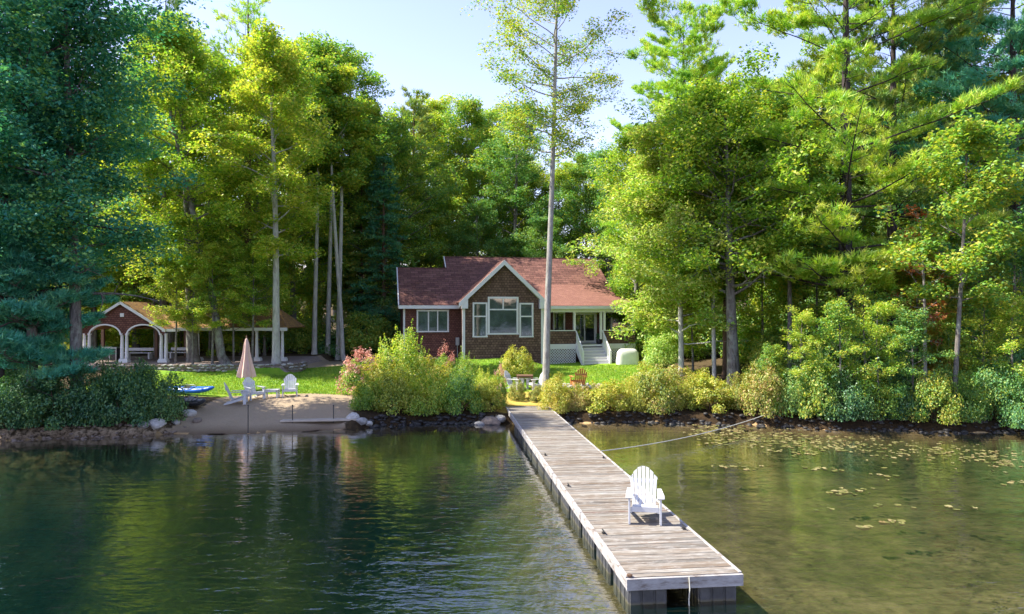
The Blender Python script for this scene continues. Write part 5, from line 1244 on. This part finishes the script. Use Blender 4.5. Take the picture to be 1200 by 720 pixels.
# -- right side heroes
mp_ = broadleaf('maple', 120, 15.5, 3.5, .16, .16, 48, 60, .17, lean=(-.4, 0), clr=.8, sub=7, top=.6, low=.8, minz=2.6)
tr(mp_, 799, 39.0, 1, 'leaf_pale', 'bark_pale', 'light green maple shading the right end of the porch', rz=0, name='maple_tree')
mp2 = broadleaf('maple_b', 121, 16.0, 4.3, .32, .33, 46, 60, .17, lean=(-.6, .3), clr=.75, sub=7, top=.5, low=.8, minz=6.0, dens=.8)
tr(mp2, 861, 36.0, 1, 'leaf_bright', 'bark_grey', 'broad maple with a thick scarred grey trunk above the bank', rz=0, name='maple_tree')
bp = pine('big_pine', 122, 25, 7.6, .20, .42, 1.35, 5, 8, 4, 12, .34, .045, cone=.40, lowb=.85, up=.03, skip=.12, puff=6, pt=34, pr_=1.0, gap=(.25, .62))
tr(bp, 990, 35.0, 1, 'needle_bright', 'bark_pine', 'great white pine with a thick dark trunk and sunlit layered boughs', rz=0, name='pine_tree')
bp2 = pine('big_pine_b', 123, 24, 6.6, .22, .36, 1.4, 5, 8, 4, 12, .34, .045, cone=.35, lowb=.85, up=.03, skip=.12, puff=6, pt=32, pr_=.95)
tr(bp2, 1046, 38.5, 1, 'needle_green', 'bark_pine', 'second great pine just right of the thickest dark trunk', rz=0, name='pine_tree')
tr(bp2, 1190, 37, 1.02, 'needle_blue_shade', 'bark_pine', 'blue green pine at the right picture edge', rz=2.2, name='pine_tree')
tr(bp, 800, 50, .98, 'needle_bright', 'bark_pine', 'tall pine rising behind the light green maple with pointed bough tips', rz=1.1, name='pine_tree')
lt2 = broadleaf('lean_tree', 124, 13, 2.6, .40, .105, 24, 40, .16, lean=(.7, 0), clr=.6, sub=5)
tr(lt2, 1116, 28.95, 1, 'leaf_mid', 'bark_grey', 'slim grey trunk leaning right at the water edge with yellowing leaves', rz=0)
dd_ = broadleaf('dead_tree', 125, 9, 1.8, .35, .09, 22, 9, .14, lean=(-.2, 0), clr=.4, sub=3, dens=.5)
tr(dd_, 1084, 31.5, 1, 'leaf_rust', 'bark_dead', 'dead pale stem with rusty leaves left of the leaning trunk', rz=0)
th_ = broadleaf('thin_tree', 126, 15, 2.6, .38, .13, 24, 40, .17, clr=.6, sub=5)
tr(th_, 925, 36.5, 1, 'leaf_mid', 'bark_grey', 'thin straight tree between the thick grey trunk and the great pine', rz=0)
tr(th_, 837, 37.5, .9, 'leaf_bright', 'bark_pale', 'thin straight tree just left of the thick grey trunk', rz=2)
tr(th_, 849, 38.5, .95, 'leaf_mid', 'bark_brown', 'brown slim trunk close behind the thick grey trunk', rz=4)
for k, (a, D, kd, s_, lf, lb) in enumerate([(745, 52, 'oak_a', .85, 'leaf_bright', 'bright tree behind the right end of the porch'), (770, 56, 'oak_c', .98, 'leaf_mid', 'green tree deep behind the light green maple'), (820, 56, 'oak_b', 1.0, 'leaf_dark', 'dark tree deep behind the thin trunks'), (880, 46, 'oak_c', .9, 'leaf_mid', 'green tree behind the thick grey trunk'), (915, 52, 'oak_a', 1.0, 'leaf_dark', 'dark tree behind the thin straight trunk'), (960, 48, 'oak_b', .95, 'leaf_mid', 'green tree left behind the great pine'), (1010, 50, 'oak_c', 1.0, 'leaf_dark', 'dark tree between the two great pines, behind'), (1070, 46, 'oak_a', .95, 'leaf_mid', 'green tree behind the second great pine'), (1120, 44, 'oak_d', .95, 'leaf_mid', 'green tree behind the leaning grey trunk'), (1165, 46, 'oak_c', 1.0, 'leaf_dark', 'dark tree left of the blue green pine'), (1215, 44, 'oak_b', 1.0, 'leaf_mid', 'green tree beyond the right picture edge boughs'), (1150, 35, 'sapling_b', 1.0, 'leaf_bright', 'young bright tree right of the leaning grey trunk'), (1075, 33.5, 'sapling', .8, 'leaf_autumn', 'yellowing sapling between the pines and the leaning trunk'), (1015, 32, 'sapling_b', .62, 'leaf_mid', 'small sapling spreading over the water below the pines'), (958, 38.5, 'sapling', .9, 'leaf_mid', 'green sapling left of the great pine trunk'), (893, 40, 'sapling', .85, 'leaf_bright', 'bright sapling right of the thick grey trunk'), (812, 41, 'sapling_b', .7, 'leaf_bright', 'bright sapling left of the thin trunks'), (1190, 32, 'sapling', 1.0, 'leaf_dark', 'dark sapling by the right picture edge')]):
    tr(kd, a, D, s_, lf, 'bark_grey', lb, 'trees in the wood right of the house')
for a, D, s_, lb in ((940, 44, .8, 'dark hemlock behind the thin straight tree'), (1050, 42, .75, 'dark hemlock under the second great pine'), (1145, 40, .75, 'dark hemlock near the right picture edge')):
    tr('hemlock', a, D, s_, 'needle_green', 'bark_brown', lb, 'dark hemlocks under the pines', name='hemlock_tree')
for k, (a, dd2, kd, s_, lf, lb) in enumerate([(905, .6, 'sapling', .34, 'leaf_mid', 'low leafy sapling hanging over the water by the mooring rope end'), (940, .5, 'sapling_b', .42, 'leaf_bright', 'low bright sapling at the water below the thin straight trunk'), (985, .4, 'sapling', .56, 'leaf_mid', 'low sapling at the water below the great pine'), (1030, .5, 'sapling_b', .46, 'leaf_bright', 'low bright spreading sapling at the water below the second pine'), (1070, .4, 'sapling', .52, 'leaf_dark', 'low dark sapling at the water left of the leaning trunk'), (1150, 1.3, 'sapling_b', .50, 'leaf_mid', 'low sapling at the water right of the leaning trunk'), (1185, .5, 'sapling', .58, 'leaf_bright', 'low bright sapling at the water near the right picture edge')]):
    y_ = float(shore(np.array(PX(a, 29.3)))) + dd2 + .35; tr(kd, a, y_, s_, lf, 'bark_grey', lb, 'low saplings along the right waterside')
# -- the wood behind everything: rows of trees nobody can tell apart
kinds = ['oak_a', 'oak_b', 'oak_c', 'oak_d', 'hemlock', 'oak_a', 'oak_c']
rr = random.Random(3)
for row, (D, st, s0) in enumerate(((64, 5.5, 1.0), (82, 6.5, 1.0), (104, 8, 1.0))):
    x = -.70 * D if row else -.56 * D
    while x < .80 * D:
        pxx = 600 + x * F / D
        gap = 440 < pxx < 770
        if row == 0 and 430 < pxx < 760: x += st; continue
        kd = rr.choice(kinds); s_ = s0 * rr.uniform(.85, 1.12)
        if gap: s_ *= .72 if row == 1 else .70
        D2 = D + rr.uniform(-2.5, 2.5)
        tr(kd, pxx, D2, s_, 'needle_dark' if kd == 'hemlock' else rr.choice(['leaf_dark', 'leaf_mid', 'leaf_bright', 'leaf_bright', 'leaf_mid']), 'bark_grey', 'one of the crowded trees in the deep wood behind the clearing', 'crowded trees of the deep wood', name='forest_tree', rz=rr.uniform(0, 6))
        x += st * rr.uniform(.8, 1.2)
# understory
k = 0
UL = 'understory bushes in the wood'
UW = ['at the left picture edge beyond the patio', 'behind the foreground pine trunk', 'seen through the left pavilion arch', 'seen through the right pavilion arch', 'behind the thick leaning trunk', 'behind the slim leaning trunk', 'behind the lichen grey trunk', 'at the left foot of the bare pale trunks', 'at the right foot of the bare pale trunks', 'by the driveway left of the house', 'behind the left corner of the house', 'deep behind the bare pale trunks', 'deep behind the right end of the pavilion', 'deep behind the middle of the long roof', 'deep behind the gable of the pavilion', 'deep behind the left pavilion columns',
 'behind the right end of the porch', 'behind the light green maple trunk', 'behind the thin trunks by the thick grey one', 'pale, just right of the covered grill', 'behind the thick grey trunk', 'deep behind the thin straight trunk', 'deep left of the great pine', 'deep right of the great pine', 'deep behind the dead pale stem', 'deep behind the leaning grey trunk', 'deep at the right picture edge',
 'right of the thick grey trunk', 'left of the great pine trunk', 'at the foot of the great pine trunk', 'between the second pine and the dead pale stem', 'close behind the leaning grey trunk', 'right of the leaning grey trunk near the edge']
for a, D, w_, h_, lf in [(-20, 52, 90, 60, 'leaf_mid'), (35, 52, 90, 62, 'leaf_mid'), (90, 54, 90, 60, 'leaf_bright'), (150, 55, 90, 66, 'leaf_bright'), (205, 55, 90, 62, 'leaf_bright'), (262, 56, 86, 66, 'leaf_mid'), (315, 56, 84, 66, 'leaf_dark'), (352, 53.5, 60, 44, 'leaf_mid'), (402, 53.5, 60, 42, 'leaf_dark'), (432, 52.5, 66, 56, 'leaf_mid'), (460, 56, 60, 70, 'leaf_dark'), (350, 58, 80, 90, 'leaf_mid'), (300, 60, 80, 90, 'leaf_bright'), (240, 60, 80, 90, 'leaf_bright'), (180, 60, 80, 90, 'leaf_mid'), (120, 60, 80, 90, 'leaf_bright'),
                      (760, 50, 70, 70, 'leaf_bright'), (795, 48, 76, 70, 'leaf_pale'), (840, 48, 80, 74, 'leaf_mid'), (775, 44, 44, 44, 'leaf_pale'), (890, 44, 84, 80, 'leaf_mid'), (940, 42, 84, 84, 'leaf_dark'), (990, 42, 84, 84, 'leaf_mid'), (1040, 41, 84, 84, 'leaf_dark'), (1090, 40, 84, 90, 'leaf_mid'), (1140, 40, 84, 90, 'leaf_mid'), (1190, 40, 84, 90, 'leaf_dark'),
                      (910, 38, 66, 60, 'leaf_mid'), (960, 37.5, 66, 64, 'leaf_dark'), (1010, 37, 66, 60, 'leaf_mid'), (1065, 36, 70, 66, 'leaf_dark'), (1120, 36, 70, 70, 'leaf_mid'), (1175, 36, 70, 76, 'leaf_mid')]:
    sh('under', a, D, w_, h_, lf, ('large understory bush ' if w_ >= 80 else 'understory bush ') + UW[k], UL); k += 1
# grass blades on the lawn
n = 60000; gr = np.random.default_rng(9); xs = gr.uniform(-20, 8.5, n * 2); ys = 33 + 14 * gr.random(n * 2) ** 1.3
lw = smooth((ys - 33.8) / .6)
ok = (~((xs < -13.6) & (ys > 40.9))) & (~((xs > -14.5) & (xs < -5) & (ys > 43.6 + .25 * (xs + 14)))) & (ys < 46.2) & (gr.random(n * 2) < lw) & ~((xs > -7.4) & (xs < 1.5) & (ys < 36.5)) & ~((xs > 1.5) & (ys < 34.8))
xs = xs[ok][:n]; ys = ys[ok][:n]; zs = hgt(xs, ys); a = gr.random(len(xs)) * 6.28; h_ = .05 + .05 * gr.random(len(xs)); w_ = .022
B = np.stack([xs, ys, zs - .01], -1); dv = np.stack([np.cos(a) * w_, np.sin(a) * w_, 0 * a], -1); tp_ = B + np.stack([gr.normal(size=len(xs)) * .03, gr.normal(size=len(xs)) * .03, h_], -1)
me = np_mesh('grass', np.stack([B - dv, B + dv, tp_], 1).reshape(-1, 3), np.arange(len(xs) * 3).reshape(-1, 3), False, gr.random(len(xs)))
M['grass'] = leafmat('lawn grass', [(.07,.19,.015),(.13,.28,.02),(.22,.36,.028),(.33,.40,.05)], .35, (1.2, 1.1, .4), .5, .5)
tag(link('grass', me, 'grass'), 'short sunlit lawn grass', 'grass', kind='stuff')
